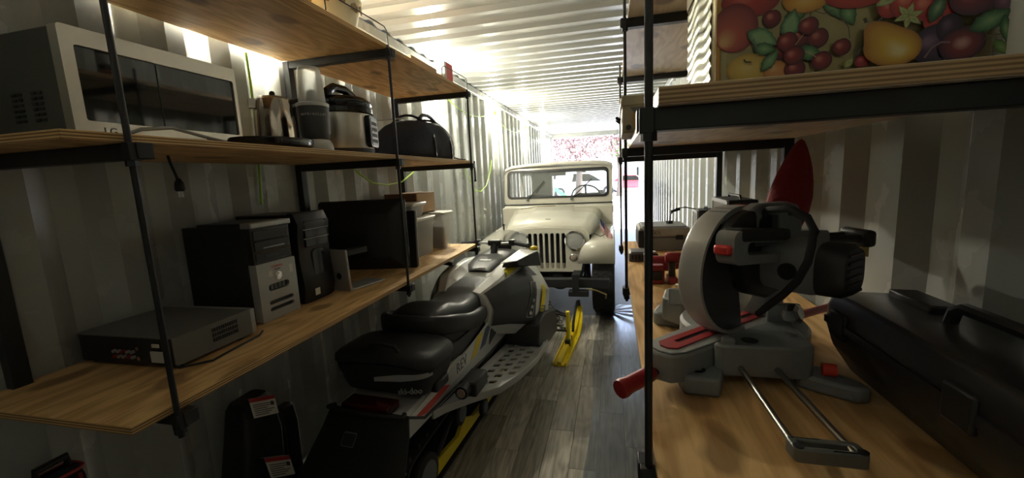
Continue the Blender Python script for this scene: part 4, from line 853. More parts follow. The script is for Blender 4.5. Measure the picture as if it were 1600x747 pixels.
        # wheel
        for y in (4.82, 6.95+.28):
            r = .372; c = (X(.625), y, r)
            tr = B(MB().lathe([(.20, -.10), (.29, -.122), (.34, -.12), (.362, -.105), (r, -.08), (r, .08), (.362, .105), (.34, .12), (.29, .122), (.20, .10)], 40, c, (1, 0, 0), cap=False), 'tyre', M_RUB)
            tg = MB()
            for k in range(40):
                a = 2*PI*k/40
                for j, xx in enumerate((-.075, -.025, .025, .075)):
                    aa = a+(j % 2)*PI/40; q = Vector((c[0]+xx, c[1]+math.cos(aa)*(r+.001), c[2]+math.sin(aa)*(r+.001)))
                    if q.z > .012: tg.obox(q, (.042, .046, .008), Matrix(((1, 0, 0), (0, -math.sin(aa), math.cos(aa)), (0, math.cos(aa), math.sin(aa)))))
            q = B(tg, 'tread', M_RUB, tr, smooth=False); q['kind'] = 'stuff'
            B(MB().lathe([(.205, -.09), (.19, -.08), (.18, .02), (.10, .05), (.06, .09), (.01, .10)], 28, c, (s, 0, 0)), 'rim', M_SIL, tr)
    # bumper, frame, axle, tow gear
    bp_ = B(MB().box(xc-.69, xc+.69, 4.31, 4.40, .405, .50), 'bumper', mat('bumper_black', (.022, .022, .028), .45), bevel=.008)
    for s in (1, -1):
        B(MB().box(xc+s*.34-.04, xc+s*.34+.04, 4.36, 7.8, .40, .52), 'frame_rail', M_UND)
        B(MB().tube([(xc+s*.40, 4.45, .43), (xc+s*.40, 4.62, .36), (xc+s*.40, 4.85, .33), (xc+s*.40, 5.1, .37), (xc+s*.40, 5.3, .45)], .024, 8), 'leaf_spring', M_UND)
        B(MB().cyl((xc+s*.46, 4.78, .38), (xc+s*.44, 4.86, .72), .025), 'shock_absorber', M_UND)
    B(MB().cyl((xc-.55, 4.82, .37), (xc+.55, 4.82, .37), .042), 'front_axle', M_UND)
    B(MB().sphere((xc+.12, 4.82, .37), (.14, .12, .12), 16, 10), 'differential', M_UND)
    B(MB().cyl((xc-.55, 7.23, .37), (xc+.55, 7.23, .37), .042), 'rear_axle', M_UND)
    B(MB().box(xc-.3, xc+.3, 5.0, 7.6, .36, .58), 'underbody', M_UND)
    B(MB().box(xc+.31, xc+.38, 4.27, 4.33, .36, .56), 'tow_bracket', M_UND, bp_, bevel=.006)
    B(MB().box(xc+.27, xc+.48, 4.27, 4.36, .32, .38), 'winch_mount', M_UND, bp_, bevel=.008)
    B(MB().tube([(xc+.46, 4.27, .41), (xc+.56, 4.25, .40), (xc+.66, 4.24, .36), (xc+.655, 4.24, .32)], .008, 8), 'tow_pin', mat('brass_pin', (.30, .24, .12), .35, metal=.7), bp_)
    # flag on the fender
    fl_ = B(MB().cyl((xc+.64, 4.60, .885), (xc+.585, 4.60, 1.14), .003, n=8), 'flag_pole', M_SIL)
    mb = MB()
    ft, fd = Vector((xc+.588, 4.598, 1.12)), Vector((.14, 0, -.19))
    hv = Vector((.012, .0, -.125))
    NS = 13
    for j in range(NS):
        for i in range(10):
            q = [ft+hv*((j+b)/NS)+fd*((i+a)/10)+Vector((0, .012*math.sin((i+a)*1.1+(j+b)*.15), 0)) for a, b in ((0, 0), (1, 0), (1, 1), (0, 1))]
            mb.cur = 2 if (j < 7 and i < 4) else (0 if j % 2 == 0 else 1)
            mb.add(q, [(0, 1, 2, 3)])
    B(mb, 'flag_cloth', [mat('flag_red', (.5, .02, .03), .7), mat('flag_white', (.75, .75, .75), .7), mat('flag_blue', (.02, .03, .13), .7)], fl_)
    o = MB().tube([(xc+.52, 4.70, .93), (xc+.60, 4.66, .90), (xc+.70, 4.62, .95), (xc+.735, 4.7, 1.0)], .004, 6); B(o, 'aerial_wire', M_BLK)
jeep()
# ------------------------------------------------------------------ outside the opening
M_GRND = mat('pale_concrete', (.55, .54, .50), .85, noise=.08, nscale=2)
o = struct(MB().box(-60, 60, Y1+.06, 110, -.3, -.10).build('ground', M_GRND))
def tree(name, label, c, r, n, cols, seed, trunk_h):
    t = thing(name, label, 'tree', (c[0], c[1], -.1)); rg = random.Random(seed)
    MB().tube([(c[0], c[1], -.1), (c[0]+.1, c[1], trunk_h*.5), (c[0]-.1, c[1]+.1, trunk_h)], [.22, .16, .10], 10).build('trunk', mat('bark', (.12, .09, .07), .9), t)
    for k in range(7):
        a = 2*PI*k/7; p = Vector((c[0], c[1], trunk_h*.75)); q = Vector(c)+Vector((math.cos(a)*r[0]*.6, math.sin(a)*r[1]*.6, rg.uniform(-.3, .5)*r[2]))
        MB().tube([p, (p+q)/2+Vector((0, 0, .3)), q], [.08, .05, .02], 6).build('branch', mat('bark', (.12, .09, .07), .9), t)
    mb = MB()
    for k in range(n):
        while True:
            v = Vector((rg.uniform(-1, 1), rg.uniform(-1, 1), rg.uniform(-1, 1)))
            if .35 < v.length < 1: break
        p = Vector(c)+Vector((v.x*r[0], v.y*r[1], v.z*r[2])); s = rg.uniform(.05, .12)
        R = Euler((rg.uniform(0, 6), rg.uniform(0, 6), rg.uniform(0, 6))).to_matrix(); mb.cur = rg.randrange(len(cols))
        mb.add([p+R@Vector(q)*s for q in ((-1, 0, 0), (0, -.5, .1), (1, 0, 0), (0, .5, .1))], [(0, 1, 2, 3)])
    lf = mb.build('foliage', cols, t, smooth=False); lf['kind'] = 'stuff'
tree('blossom_tree', 'pink blossoming tree seen through the open doorway', (-1.9, 24, 3.95), (3.6, 2.6, 1.9), 9500, [mat('pink_leaf', (.42, .20, .20), .7), mat('white_leaf', (.55, .45, .44), .7), mat('brown_leaf', (.14, .09, .08), .7)], 3, 3.2)
tree('green_tree', 'green leafy tree at the right of the open doorway', (.45, 30, 3.9), (.95, 1.2, 1.3), 3000, [mat('green_leaf', (.05, .20, .02), .7), mat('lime_leaf', (.10, .30, .03), .7)], 5, 3.0)
hs = thing('house', 'pale low house with a long roof beyond the doorway', 'house', (0, 52, -.1))
MB().box(-12, 9, 50, 58, -.1, 2.7).build('wall', mat('house_wall', (.66, .64, .62), .8), hs)
MB().loft([[(-12.6, y, z), (9.6, y, z), (9.6, y, z+.15), (-12.6, y, z+.15)] for y, z in ((49.4, 2.65), (54, 4.0), (58.6, 2.65))]).build('roof', mat('house_roof', (.42, .38, .38), .8), hs)
for x in (-7.0, -3.5, 3.2):
    wn = MB().box(x-.6, x+.6, 49.95, 50.05, .9, 2.1).build('window_frame', M_WHT, hs); MB().box(x-.5, x+.5, 49.92, 49.96, 1.0, 2.0).build('pane', M_DGLASS, wn)
MB().box(.6, 1.6, 49.95, 50.05, -.1, 2.05).build('entry_door', mat('door_pink', (.5, .3, .28), .6), hs)
def car(name, label, cat, loc, rz, paint, pickup):
    t = thing(name, label, cat, loc, rz); B = lambda mb, n, m, p=None, **k: mb.build(n, m, p or t, local=True, **k)
    if pickup:
        body = [(-2.7, .45), (2.7, .45), (2.75, .95), (1.5, 1.08), (.9, 1.12), (.45, 1.72), (-.75, 1.76), (-.95, 1.12), (-2.7, 1.10)]
        glass = [(1.25, 1.12), (.42, 1.64), (-.70, 1.68), (-.82, 1.12)]; wx = (1.75, -1.7)
    else:
        body = [(-2.2, .30), (2.2, .30), (2.25, .62), (1.3, .82), (.75, .90), (.2, 1.38), (-.95, 1.40), (-1.65, .95), (-2.2, .90)]
        glass = [(.68, .90), (.15, 1.31), (-.92, 1.33), (-1.45, .95)]; wx = (1.4, -1.4)
    F = lambda u, v, w_: (u, w_, v)
    B(MB().prism(body, F, -.88, .88), 'body', paint, bevel=.08, seg=3)
    B(MB().prism(glass, F, -.885, .885), 'side_glass', M_DGLASS)
    B(MB().prism([(u, v) for u, v in [(glass[0][0]+.03, glass[0][1]), (glass[1][0]+.05, glass[1][1]), (glass[1][0]+.02, glass[1][1]), (glass[0][0], glass[0][1])]], F, -.74, .74), 'windscreen', M_DGLASS)
    for x in wx:
        for s in (1, -1):
            r = .38 if pickup else .32
            wl_ = B(MB().lathe([(.02, -.11), (r*.6, -.11), (r-.03, -.11), (r, -.08), (r, .08), (r-.03, .11), (r*.6, .11), (.02, .11)], 20, (x, s*.82, r), (0, 1, 0)), 'wheel', M_RUB)
            B(MB().lathe([(r*.58, 0), (r*.5, .01), (.02, .02)], 16, (x, s*.93, r), (0, s, 0)), 'hubcap', M_SIL, wl_)
    for s in (1, -1):
        B(MB().box(body[2][0]-.06, body[2][0]+.01, s*.62-.14, s*.62+.14, body[2][1]-.22, body[2][1]-.08), 'headlamp', M_LENS, bevel=.02)
    B(MB().box(body[1][0]-.05, body[1][0]+.06, -.85, .85, body[1][1]-.02, body[1][1]+.18), 'bumper', M_SIL if pickup else M_BPL, bevel=.03)
car('red_car', 'red car parked outside beyond the doorway', 'car', (1.6, 37, -.1), .15, mat('red_paint', (.55, .03, .05), .25, coat=.5), False)
car('pickup_truck', 'white pickup truck parked outside, seen through the cream vehicle windscreen', 'truck', (-2.2, 31, -.1), .25, mat('white_paint', (.75, .75, .76), .25, coat=.5), True)
sl = thing('play_slide', 'red and green play slide on the ground outside, behind the cream vehicle', 'slide', (-2.9, 19, -.1))
def slp(u): return (-3.2+1.6*u, 19+.3*u, 1.25-1.2*u**1.3)
MB().loft([[(x, y-.25, z+.14), (x, y-.25, z), (x, y+.25, z), (x, y+.25, z+.14), (x, y+.22, z+.14), (x, y+.22, z+.03), (x, y-.22, z+.03), (x, y-.22, z+.14)] for x, y, z in [slp(k/10) for k in range(11)]]).build('chute', mat('slide_green', (.10, .45, .16), .4), sl)
MB().box(-3.9, -3.2, 18.7, 19.35, 1.15, 1.25).build('platform', mat('slide_red', (.55, .06, .07), .4), sl)
for x in (-3.85, -3.25):
    for y in (18.75, 19.3): MB().box(x-.04, x+.04, y-.04, y+.04, -.1, 1.7).build('post', mat('slide_red', (.55, .06, .07), .4), sl)
for k in range(4): MB().box(-3.95, -3.87, 18.75, 19.3, .15+k*.26, .20+k*.26).build('rung', mat('slide_red', (.55, .06, .07), .4), sl)
# ------------------------------------------------------------------ right bench: mitre saw
def mitre_saw():
    Z = BR
    t = thing('mitre_saw', 'grey mitre saw with red handle and silver blade guard on the bench', 'saw', (.34, 1.18, Z))
    B = lambda mb, n, m, p=None, **k: mb.build(n, m, p or t, **k)
    M_SG = mat('saw_grey', (.22, .23, .235), .5, noise=.12, nscale=60, bump=.05, bscale=200)
    M_SL = mat('saw_light_grey', (.30, .31, .31), .45, noise=.1, nscale=50)
    M_SD = mat('saw_dark', (.022, .023, .026), .5)
    M_GRD = mat('guard_plastic', (.44, .43, .42), .32, noise=.12, nscale=18)
    u = Vector((-.71, -.704, 0)); n = Vector((.704, -.71, 0)); k = Vector((0, 0, 1)); C = Vector((.335, 1.195, 0))
    V = lambda a, b, z: C+u*a+n*b+k*z          # a toward the front of the saw, b toward its motor side
    # base casting with two wings and four feet
    wing = [(.222, .998), (.238, .985), (.40, .985), (.43, 1.0), (.44, 1.15), (.42, 1.175), (.395, 1.172)]
    bs = B(MB().prism(wing, XY(Z+.028), 0, .075), 'base_wing', M_SG, bevel=.006)
    far = [(.15, 1.36), (.20, 1.30), (.40, 1.28), (.44, 1.32), (.43, 1.44), (.17, 1.46)]
    B(MB().prism(far, XY(Z+.028), 0, .075), 'base_wing', M_SG, bevel=.006)
    for poly, h in (([(.142, .975), (.155, .938), (.225, .932), (.245, .99), (.235, 1.06), (.165, 1.02)], .045),
                    ([(.40, 1.01), (.43, .985), (.49, .948), (.52, .955), (.515, .985), (.46, 1.06), (.41, 1.07)], .035),
                    ([(.125, 1.40), (.135, 1.375), (.20, 1.36), (.24, 1.42), (.22, 1.49), (.15, 1.475)], .045),
                    ([(.42, 1.34), (.50, 1.36), (.54, 1.42), (.50, 1.45), (.42, 1.43)], .035)):
        B(MB().prism(poly, XY(Z), 0, h), 'foot', M_SG, bevel=.008)
    B(MB().lathe([(.010, Z+.048), (.017, Z+.046), (.017, Z+.0465)], 14, (.185, .975, 0), cap=False), 'bolt_hole', M_BLK)
    B(MB().box(.240, .268, .990, 1.012, Z+.09, Z+.116), 'wing_step', M_SG, bs, bevel=.006)
    B(MB().cyl((.305, 1.02, Z+.102), (.305, 1.02, Z+.1045), .018), 'wing_screw', M_BLK, bs)
    tt = B(MB().lathe([(.15, Z+.03), (.155, Z+.04), (.155, Z+.085), (.148, Z+.094), (.02, Z+.0945)], 40, (C.x, C.y, 0)), 'turntable', M_SL)
    B(MB().prism([(-.02, -.06), (.20, -.058), (.30, -.052), (.335, -.035), (.345, 0), (.335, .035), (.30, .052), (.2, .058), (-.02, .06)], lambda a, b, w_: V(a, b, w_), Z+.025, Z+.092), 'table_arm', M_SG, bevel=.006)
    B(MB().prism([(-.10, -.054), (.20, -.052), (.30, -.046), (.328, -.030), (.336, 0), (.328, .03), (.30, .046), (.2, .052), (-.10, .054)], lambda a, b, w_: V(a, b, w_), Z+.0925, Z+.0965), 'arm_top', M_SL, bevel=.002)
    kp = B(MB().holes([(-.06, -.026), (.30, -.026), (.315, -.01), (.315, .01), (.30, .026), (-.06, .026)], [[(-.05, -.007), (.27, -.007), (.27, .007), (-.05, .007)]], lambda a, b, w_: V(a, b, w_), Z+.0968, Z+.0995), 'kerf_plate', M_RED)
    B(MB().prism([(-.05, -.008), (.272, -.008), (.272, .008), (-.05, .008)], lambda a, b, w_: V(a, b, w_), Z+.0967, Z+.0972), 'kerf_slot', M_BLK, kp)
    # red mitre handle
    h0, h1 = V(.335, 0, Z+.047), V(.375, 0, Z+.044)
    hd = B(MB().cyl(h0-u*.03, h1, .009), 'mitre_rod', M_BLK)
    B(MB().lathe([(.012, 0), (.017, .006), (.019, .03), (.019, .085), (.022, .10), (.020, .108), (.005, .11)], 12, V(.350, 0, Z+.046), tuple(u-k*.08)), 'mitre_grip', M_RED, hd)
    # fence
    B(MB().box(.385, .46, 1.155, 1.172, Z+.10, Z+.15), 'fence', M_SG, bevel=.004)
    B(MB().box(.16, .30, 1.285, 1.30, Z+.10, Z+.15), 'fence', M_SG, bevel=.004)
    # extension rods and end bracket
    for x0, x1 in ((.277, .290), (.350, .373)):
        B(MB().cyl((x0, 1.02, Z+.052), (x1, .715, Z+.038), .0062, n=12), 'extension_rod', mat('rod_steel', (.42, .40, .36), .35, metal=1))
    eb = MB(); R = lambda x, y: (x, y)
    P = lambda a, b, w_: (.335+a*.85+b*.09, .722-b*.85+a*-.02, Z+.036+w_*.85)
    eb.holes(rrect(-.062, .062, -.022, .022, .01), [rrect(-.046, .046, -.009, .009, .006)], P, -.018, .012)
    e_ = B(eb, 'end_bracket', mat('cast_metal', (.16, .165, .16), .4, metal=.4), bevel=.003)
    for a in (-.053, .053): B(MB().cyl(P(a, .012, .012), P(a, .012, .014), .008), 'bracket_screw', M_BLK, e_)
    # saw head: blade and guard in the plane of u and k
    H = Vector((.283, 1.115, Z+.252)); G = lambda a, z, b: H+u*a+k*z+n*b
    def arcpts(r, a0, a1, m): return [(r*math.cos(math.radians(a0+(a1-a0)*i/m)), r*math.sin(math.radians(a0+(a1-a0)*i/m))) for i in range(m+1)]
    B(MB().prism(circ(0, 0, .136, 40), lambda a, z, b: G(a, z, b), -.0012, .0012), 'blade', M_STEEL)
    gd = MB(); outer = arcpts(.166, -100, 118, 34)
    prof = [(.158, -.026), (.152, -.036), (.112, -.040), (.04, -.040), (.04, -.034), (.11, -.034), (.145, -.030), (.150, -.022), (.150, .016), (.150, .026), (.158, .026)]
    rings = []
    for i in range(35):
        a = math.radians(-100+218*i/34); rings.append([G(r*math.cos(a), r*math.sin(a), b) for r, b in prof])
    g_ = B(gd.loft(rings), 'blade_guard', M_GRD, ang=50)
    fpts = arcpts(.150, -100, 118, 30)+arcpts(.03, 118, -100, 10)
    B(MB().prism(fpts, G, .014, .018), 'guard_face', mat('smoky_plastic', (.06, .062, .07), .3), g_)
    for i in range(7):
        a = math.radians(-62-i*5); p = G(.1585*math.cos(a), .1585*math.sin(a), 0)
        B(MB().bar(G(.1595*math.cos(a), .1595*math.sin(a), -.020), G(.1595*math.cos(a), .1595*math.sin(a), .016), .005, .003, (math.cos(a)*u+math.sin(a)*k)), 'guard_slot', M_SL, g_)
    B(MB().obox(G(.158*math.cos(1.75), .158*math.sin(1.75), 0), (.03, .03, .004), Matrix((u, n, k)).transposed()), 'guard_window', M_RED, g_, bevel=.001)
    # upper fixed guard and gear housing
    up = arcpts(.150, 40, 190, 16)+[(-.17, -.06), (-.06, -.075), (0.02, -.05), (.05, .03)]
    B(MB().prism(up, G, .028, .062), 'gear_case', M_SD, bevel=.008)
    B(MB().prism(arcpts(.158, 60, 200, 16)+[(-.12, -.02), (.02, .02)], G, -.03, .03), 'upper_guard', M_SG, bevel=.008)
    # motor housing toward the camera side
    mo = B(MB().loft([[G(-.075+q[0], .018+q[1], b) for q in sel(0, 0, hw, hh, 3.2, 24)] for b, hw, hh in ((.05, .056, .060), (.10, .060, .064), (.16, .060, .062), (.175, .056, .058))]), 'motor_housing', M_SG, ang=50)
    B(MB().loft([[G(-.075+q[0], .018+q[1], b) for q in sel(0, 0, hw, hh, 3.0, 24)] for b, hw, hh in ((.175, .058, .060), (.215, .057, .058), (.228, .05, .05))]), 'motor_cap', M_SD, mo, ang=50)
    for j in range(6): B(MB().prism(rrect(-.11+j*.0, -.04, .052-j*.016, .058-j*.016, .002, 2), lambda a, z, b: G(a, z, b), .227, .231), 'vent_slot', M_BLK, mo)
    B(MB().cyl(G(-.018, .012, .125), G(-.008, .012, .125), .019, n=20), 'brush_cap', M_BLK, mo)
    # D-handle
    D = lambda a, z, b: G(a, z-.018+a*.10, b+.085)
    dh = B(MB().holes(rrect(-.26, .165, .050, .122, .02), [rrect(-.20, .115, .070, .098, .013)], D, -.02, .022), 'd_handle', M_SG, bevel=.009, seg=3)
    B(MB().prism(rrect(-.06, .14, .098, .127, .01), D, -.022, .024), 'rubber_grip', M_SD, dh, bevel=.006)
    B(MB().prism(rrect(.145, .178, .070, .092, .008), D, -.018, .018), 'trigger', mat('trigger_red', (.55, .03, .03), .35), dh, bevel=.005)
    # top carry handle
    K0, K1 = Vector((.298, 1.075, Z+.345)), Vector((.425, 1.135, Z+.345))
    kd = (K1-K0).normalized(); ks = Vector((kd.y, -kd.x, 0)); KP = lambda a, z, b: K0+kd*a+k*z+ks*b
    ch = B(MB().holes([(-.012, -.03), (.152, -.03), (.15, .04), (.135, .062), (.11, .07), (.03, .07), (.005, .058), (-.01, .03)], [[(.03, -.018), (.085, -.018), (.085, .04), (.045, .045), (.032, .03)]], KP, -.018, .018), 'carry_handle', M_SG, bevel=.007, seg=3)
    B(MB().prism(rrect(0.0, .018, .0, .045, .006), KP, .017, .020), 'handle_inset', M_SD, ch)
    # pivot arm and slide tubes at the back
    B(MB().loft([[V(-.10+q[0], q[1], z) for q in sel(0, 0, .05, .045, 3, 16)] for z in (Z+.05, Z+.14, Z+.2)]), 'pivot_post', M_SG, bevel=.004)
    B(MB().bar(V(-.12, 0, Z+.19), V(-.03, .04, Z+.27), .07, .07), 'pivot_arm', M_SG, bevel=.012)
    for dz, dn in ((.0, .03), (.0, -.03)):
        B(MB().cyl(V(-.06, dn, Z+.30), V(-.06, dn, Z+.30)+Vector((.26, .06, 0)), .011), 'slide_tube', M_SD)
    e1 = V(-.06, .0, Z+.30)+Vector((.262, .06, 0)); B(MB().obox(e1, (.03, .10, .045), (0, 0, .2)), 'tube_cap', M_SD, bevel=.01)
    B(MB().box(e1.x-.012, e1.x+.004, e1.y-.05, e1.y-.03, e1.z-.045, e1.z-.02), 'brass_tip', mat('brass', (.55, .40, .14), .3, metal=.8))
    B(MB().cyl(G(-.17, .03, .03), G(-.17, .03, .06), .016), 'depth_knob', M_RED)
    B(MB().lathe([(.02, 0), (.024, .01), (.024, .03), (.016, .036)], 6, V(-.02, .10, Z+.13), (n.x, n.y, .3)), 'bevel_nut', M_CHROME)
    B(MB().cyl((.445, 1.0, Z+.052), (.47, .995, Z+.052), .014), 'red_stop', mat('stop_red', (.65, .04, .02), .4))
    B(MB().cyl(V(-.14, .07, Z+.09), V(-.30, .09, Z+.09), .011), 'bevel_lever', M_RED)
    # dust bag
    db = [(.445, 1.31, Z+.215, .025), (.448, 1.33, Z+.245, .046), (.452, 1.35, Z+.275, .060), (.466, 1.36, Z+.30, .050), (.495, 1.38, Z+.36, .062), (.520, 1.40, Z+.44, .056), (.532, 1.42, Z+.52, .034), (.545, 1.43, Z+.575, .012)]
    rg = random.Random(8)
    B(MB().loft([[(x+r*(1+.10*math.sin(3*a+z*40))*math.cos(a), y+r*.8*math.sin(a), z+.012*math.sin(2*a+x*90)) for a in [2*PI*i/20 for i in range(20)]] for x, y, z, r in db]), 'dust_bag', mat('red_cloth', (.26, .014, .02), .8, bump=.3, bscale=70), ang=180, sub=1)
    B(MB().cyl((.41, 1.27, Z+.18), (.45, 1.32, Z+.225), .026), 'dust_chute', M_SD)
    # power cord in a loop
    pts = [at(x, y, Y=yy) for x, y, yy in ((1183, 345, 1.12), (1200, 328, 1.06), (1235, 326, 1.0), (1262, 340, .97), (1271, 358, .96), (1268, 385, .95), (1262, 410, .93), (1245, 440, .93), (1222, 462, .95), (1200, 478, 1.0), (1185, 490, 1.05))]
    B(MB().tube(pts, .008, 10), 'power_cord', M_RUB)
    pts = [at(x, y, Y=yy) for x, y, yy in ((1205, 336, 1.15), (1240, 332, 1.10), (1262, 343, 1.08), (1275, 362, 1.08), (1268, 378, 1.1), (1245, 382, 1.15))]
    B(MB().tube(pts, .007, 10), 'cord_loop', M_RUB)
mitre_saw()
# ------------------------------------------------------------------ right bench: black case and other tools
def hard_case():
    t = thing('tool_case', 'large black plastic tool case lying along the right wall', 'case', (.6, .82, BR))
    sec = lambda: [(.575, BR), (.545, BR+.012), (.505, BR+.075), (.492, BR+.12), (.492, BR+.17), (.505, BR+.198), (.53, BR+.204), (.655, BR+.200), (.668, BR+.19), (.668, BR+.05), (.66, BR)]
    def ring(y, s): return [(.60+(x-.60)*s, y, BR+.115+(z-BR-.115)*s if s < 1 else z) for x, z in sec()]
    b = MB().loft([ring(1.13, .78), ring(1.115, .93), ring(1.09, 1), ring(.42, 1), ring(.38, .9)])
    b.build('shell', M_BPL, t, bevel=.006, ang=40)
    MB().loft([[(x, y, z) for x, z in ((.487, BR+.130), (.487, BR+.146), (.50, BR+.146), (.50, BR+.130))] for y in (1.10, .41)]).build('seam_rib', M_BPL, t)
    MB().tube([(.60, .90, BR+.198), (.60, .89, BR+.226), (.60, .87, BR+.236), (.60, .72, BR+.236), (.60, .70, BR+.226), (.60, .69, BR+.198)], .011, 8).build('handle', M_BPL, t)
    for y in (1.04, .7): MB().box(.484, .506, y-.03, y+.03, BR+.11, BR+.17).build('latch', M_BPL, t, bevel=.005)
    MB().loft([[(x, y, z) for x, z in ((.60, BR+.198), (.655, BR+.197), (.655, BR+.214), (.60, BR+.216))] for y in (1.08, .95)]).build('top_ridge', M_BPL, t, bevel=.004)
hard_case()
def saw_case():
    t = thing('tool_box', 'grey lidded tool box with red and black lettering on bench', 'tool box', (.31, 2.88, BR))
    MB().box(.165, .455, 2.72, 3.02, BR, BR+.085).build('body', mat('box_grey', (.19, .185, .18), .5), t, bevel=.008)
    MB().box(.16, .46, 2.715, 3.025, BR+.087, BR+.145).build('lid', mat('box_light', (.33, .31, .29), .5), t, bevel=.010)
    MB().box(.18, .44, 2.74, 3.0, BR+.144, BR+.152).build('lid_panel', mat('box_top', (.25, .26, .28), .5), t, bevel=.006)
    MB().box(.155, .19, 2.712, 3.028, BR+.02, BR+.13).build('corner_bumper', M_BPL, t, bevel=.006)
    I = WM[t.name].inverted()
    text('brand_lettering', 'SKIL', .032, M_INK, t, I@basis((.265, 2.7145, BR+.113), (1, 0, 0), (0, 0, 1)))
    MB().box(.205, .222, 2.7125, 2.716, BR+.100, BR+.126).build('red_mark', M_REDL, t)
    for x in (.22, .40): MB().box(x-.02, x+.02, 2.708, 2.722, BR+.07, BR+.1).build('latch', M_BPL, t, bevel=.003)
saw_case()
def red_drill():
    t = thing('cordless_drill', 'red cordless drill lying on the bench behind the saw', 'drill', (.2, 2.05, BR))
    M_R2 = mat('tool_red', (.24, .012, .02), .4)
    MB().loft([[(x, 2.06+q[0], BR+.062+q[1]) for q in sel(0, 0, r, r, 2.6, 16)] for x, r in ((.145, .030), (.155, .036), (.25, .036), (.27, .030), (.30, .026))]).build('motor_body', M_R2, t, bevel=.003)
    MB().cyl((.30, 2.06, BR+.062), (.345, 2.06, BR+.062), .022, .016).build('chuck', M_BLK, t)
    MB().loft([[(.18+x, y, z) for x, z in rrect(-.02, .022, BR+.02, BR+.065, .01)] for y in (2.05, 1.95)]).build('grip', M_BLK, t, bevel=.004)
    MB().box(.14, .22, 1.90, 1.955, BR, BR+.085).build('battery', M_R2, t, bevel=.008)
    MB().box(.15, .21, 1.896, 1.902, BR+.02, BR+.06).build('battery_label', M_BLK, t)
red_drill()
def impact_driver():
    t = thing('impact_driver', 'short red and black impact driver standing beside the drill', 'driver', (.29, 2.0, BR))
    M_R2 = MATS['tool_red']
    MB().box(.235, .275, 1.90, 1.99, BR, BR+.03).build('battery', M_R2, t, bevel=.006)
    MB().loft([[(.255+x, 1.945+y, z) for x, y in sel(0, 0, a, b, 2.6, 14)] for z, a, b in ((BR+.03, .016, .02), (BR+.07, .014, .018), (BR+.095, .018, .024))]).build('grip', M_BLK, t)
    MB().loft([[(x, 1.945+q[0], BR+.112+q[1]) for q in sel(0, 0, r, r, 2.6, 14)] for x, r in ((.225, .018), (.235, .024), (.29, .024), (.305, .018), (.33, .012))]).build('head', M_R2, t, bevel=.002)
    MB().cyl((.33, 1.945, BR+.112), (.355, 1.945, BR+.112), .008).build('bit_holder', M_CHROME, t)
impact_driver()
def charger():
    t = thing('battery_charger', 'dark grey battery charger at the bench edge beyond the drill', 'charger', (.14, 2.45, BR))
    MB().loft([[(x, y, z) for x, y in rrect(.085+i, .20-i, 2.38+i, 2.52-i, .012)] for z, i in ((BR, .004), (BR+.004, 0), (BR+.045, .002), (BR+.055, .012))]).build('body', mat('charger_grey', (.10, .09, .09), .5), t)
    MB().box(.16, .235, 2.30, 2.36, BR, BR+.06).build('battery_pack', M_BPL, t, bevel=.008)
    MB().box(.17, .225, 2.31, 2.35, BR+.058, BR+.07).build('pack_rail', M_SIL, t, bevel=.004)
    for k in range(5): MB().box(.10+k*.018, .11+k*.018, 2.377, 2.381, BR+.015, BR+.04).build('vent_slot', M_BLK, t)
charger()
def amp(name, label, x0, x1, y0, y1, h, front):
    t = thing(name, label, 'amplifier', ((x0+x1)/2, (y0+y1)/2, BR))
    MB().box(x0, x1, y0, y1, BR+.006, BR+h).build('cabinet', mat('amp_black', (.02, .022, .03), .55), t, bevel=.008)
    MB().holes(rrect(y0+.004, y1-.004, BR+.008, BR+h-.002, .012), [rrect(y0+.018, y1-.018, BR+.022, BR+h-.018, .008)], YZ(x0-.008), 0, .012).build('silver_trim', M_SIL, t)
    MB().box(x0-.004, x0+.002, y0+.016, y1-.016, BR+.02, BR+h-.016).build('grille_cloth', mat('grille_cloth', front, .9, bump=.4, bscale=300), t)
    MB().tube([((x0+x1)/2, y0+.05, BR+h), ((x0+x1)/2, y0+.06, BR+h+.014), ((x0+x1)/2, y1-.06, BR+h+.014), ((x0+x1)/2, y1-.05, BR+h)], .006, 6).build('carry_handle', M_BLK, t)
    for yy in (y0+.03, y1-.03):
        for xx in (x0+.03, x1-.03): MB().cyl((xx, yy, BR), (xx, yy, BR+.008), .012, n=8).build('foot', M_BLK, t)
amp('guitar_amplifier', 'small silver-trimmed black amplifier near the dust bag', .50, .62, 2.02, 2.32, .355, (.30, .30, .29))
amp('guitar_amplifier', 'smaller black amplifier further along by the right wall', .53, .65, 2.85, 3.02, .235, (.12, .12, .13))
gl = thing('clip_lamp', 'thin gooseneck lamp with small black head on tool box', 'lamp', (.40, 2.9, BR+.152))
MB().tube([(.36, 2.88, BR+.156), (.365, 2.88, BR+.21), (.40, 2.88, BR+.25), (.46, 2.89, BR+.255), (.52, 2.9, BR+.24)], .0035, 6).build('gooseneck', M_BLK, gl)
MB().obox((.395, 2.88, BR+.238), (.06, .03, .016), (0, -.3, 0)).build('lamp_head', M_BLK, gl, bevel=.004)
MB().cyl((.36, 2.88, BR+.1525), (.36, 2.88, BR+.17), .022).build('lamp_base', M_BLK, gl)
nb = thing('pipe_fitting', 'small steel pipe clamp lying beside the saw guard', 'clamp', (.31, 1.72, BR))
MB().cyl((.27, 1.66, BR+.012), (.34, 1.60, BR+.012), .012).build('bar', M_STEEL, nb)
MB().box(.255, .285, 1.66, 1.72, BR, BR+.075).build('jaw', M_RED, nb, bevel=.006)
MB().cyl((.25, 1.69, BR+.05), (.24, 1.70, BR+.05), .01).build('screw', M_STEEL, nb)
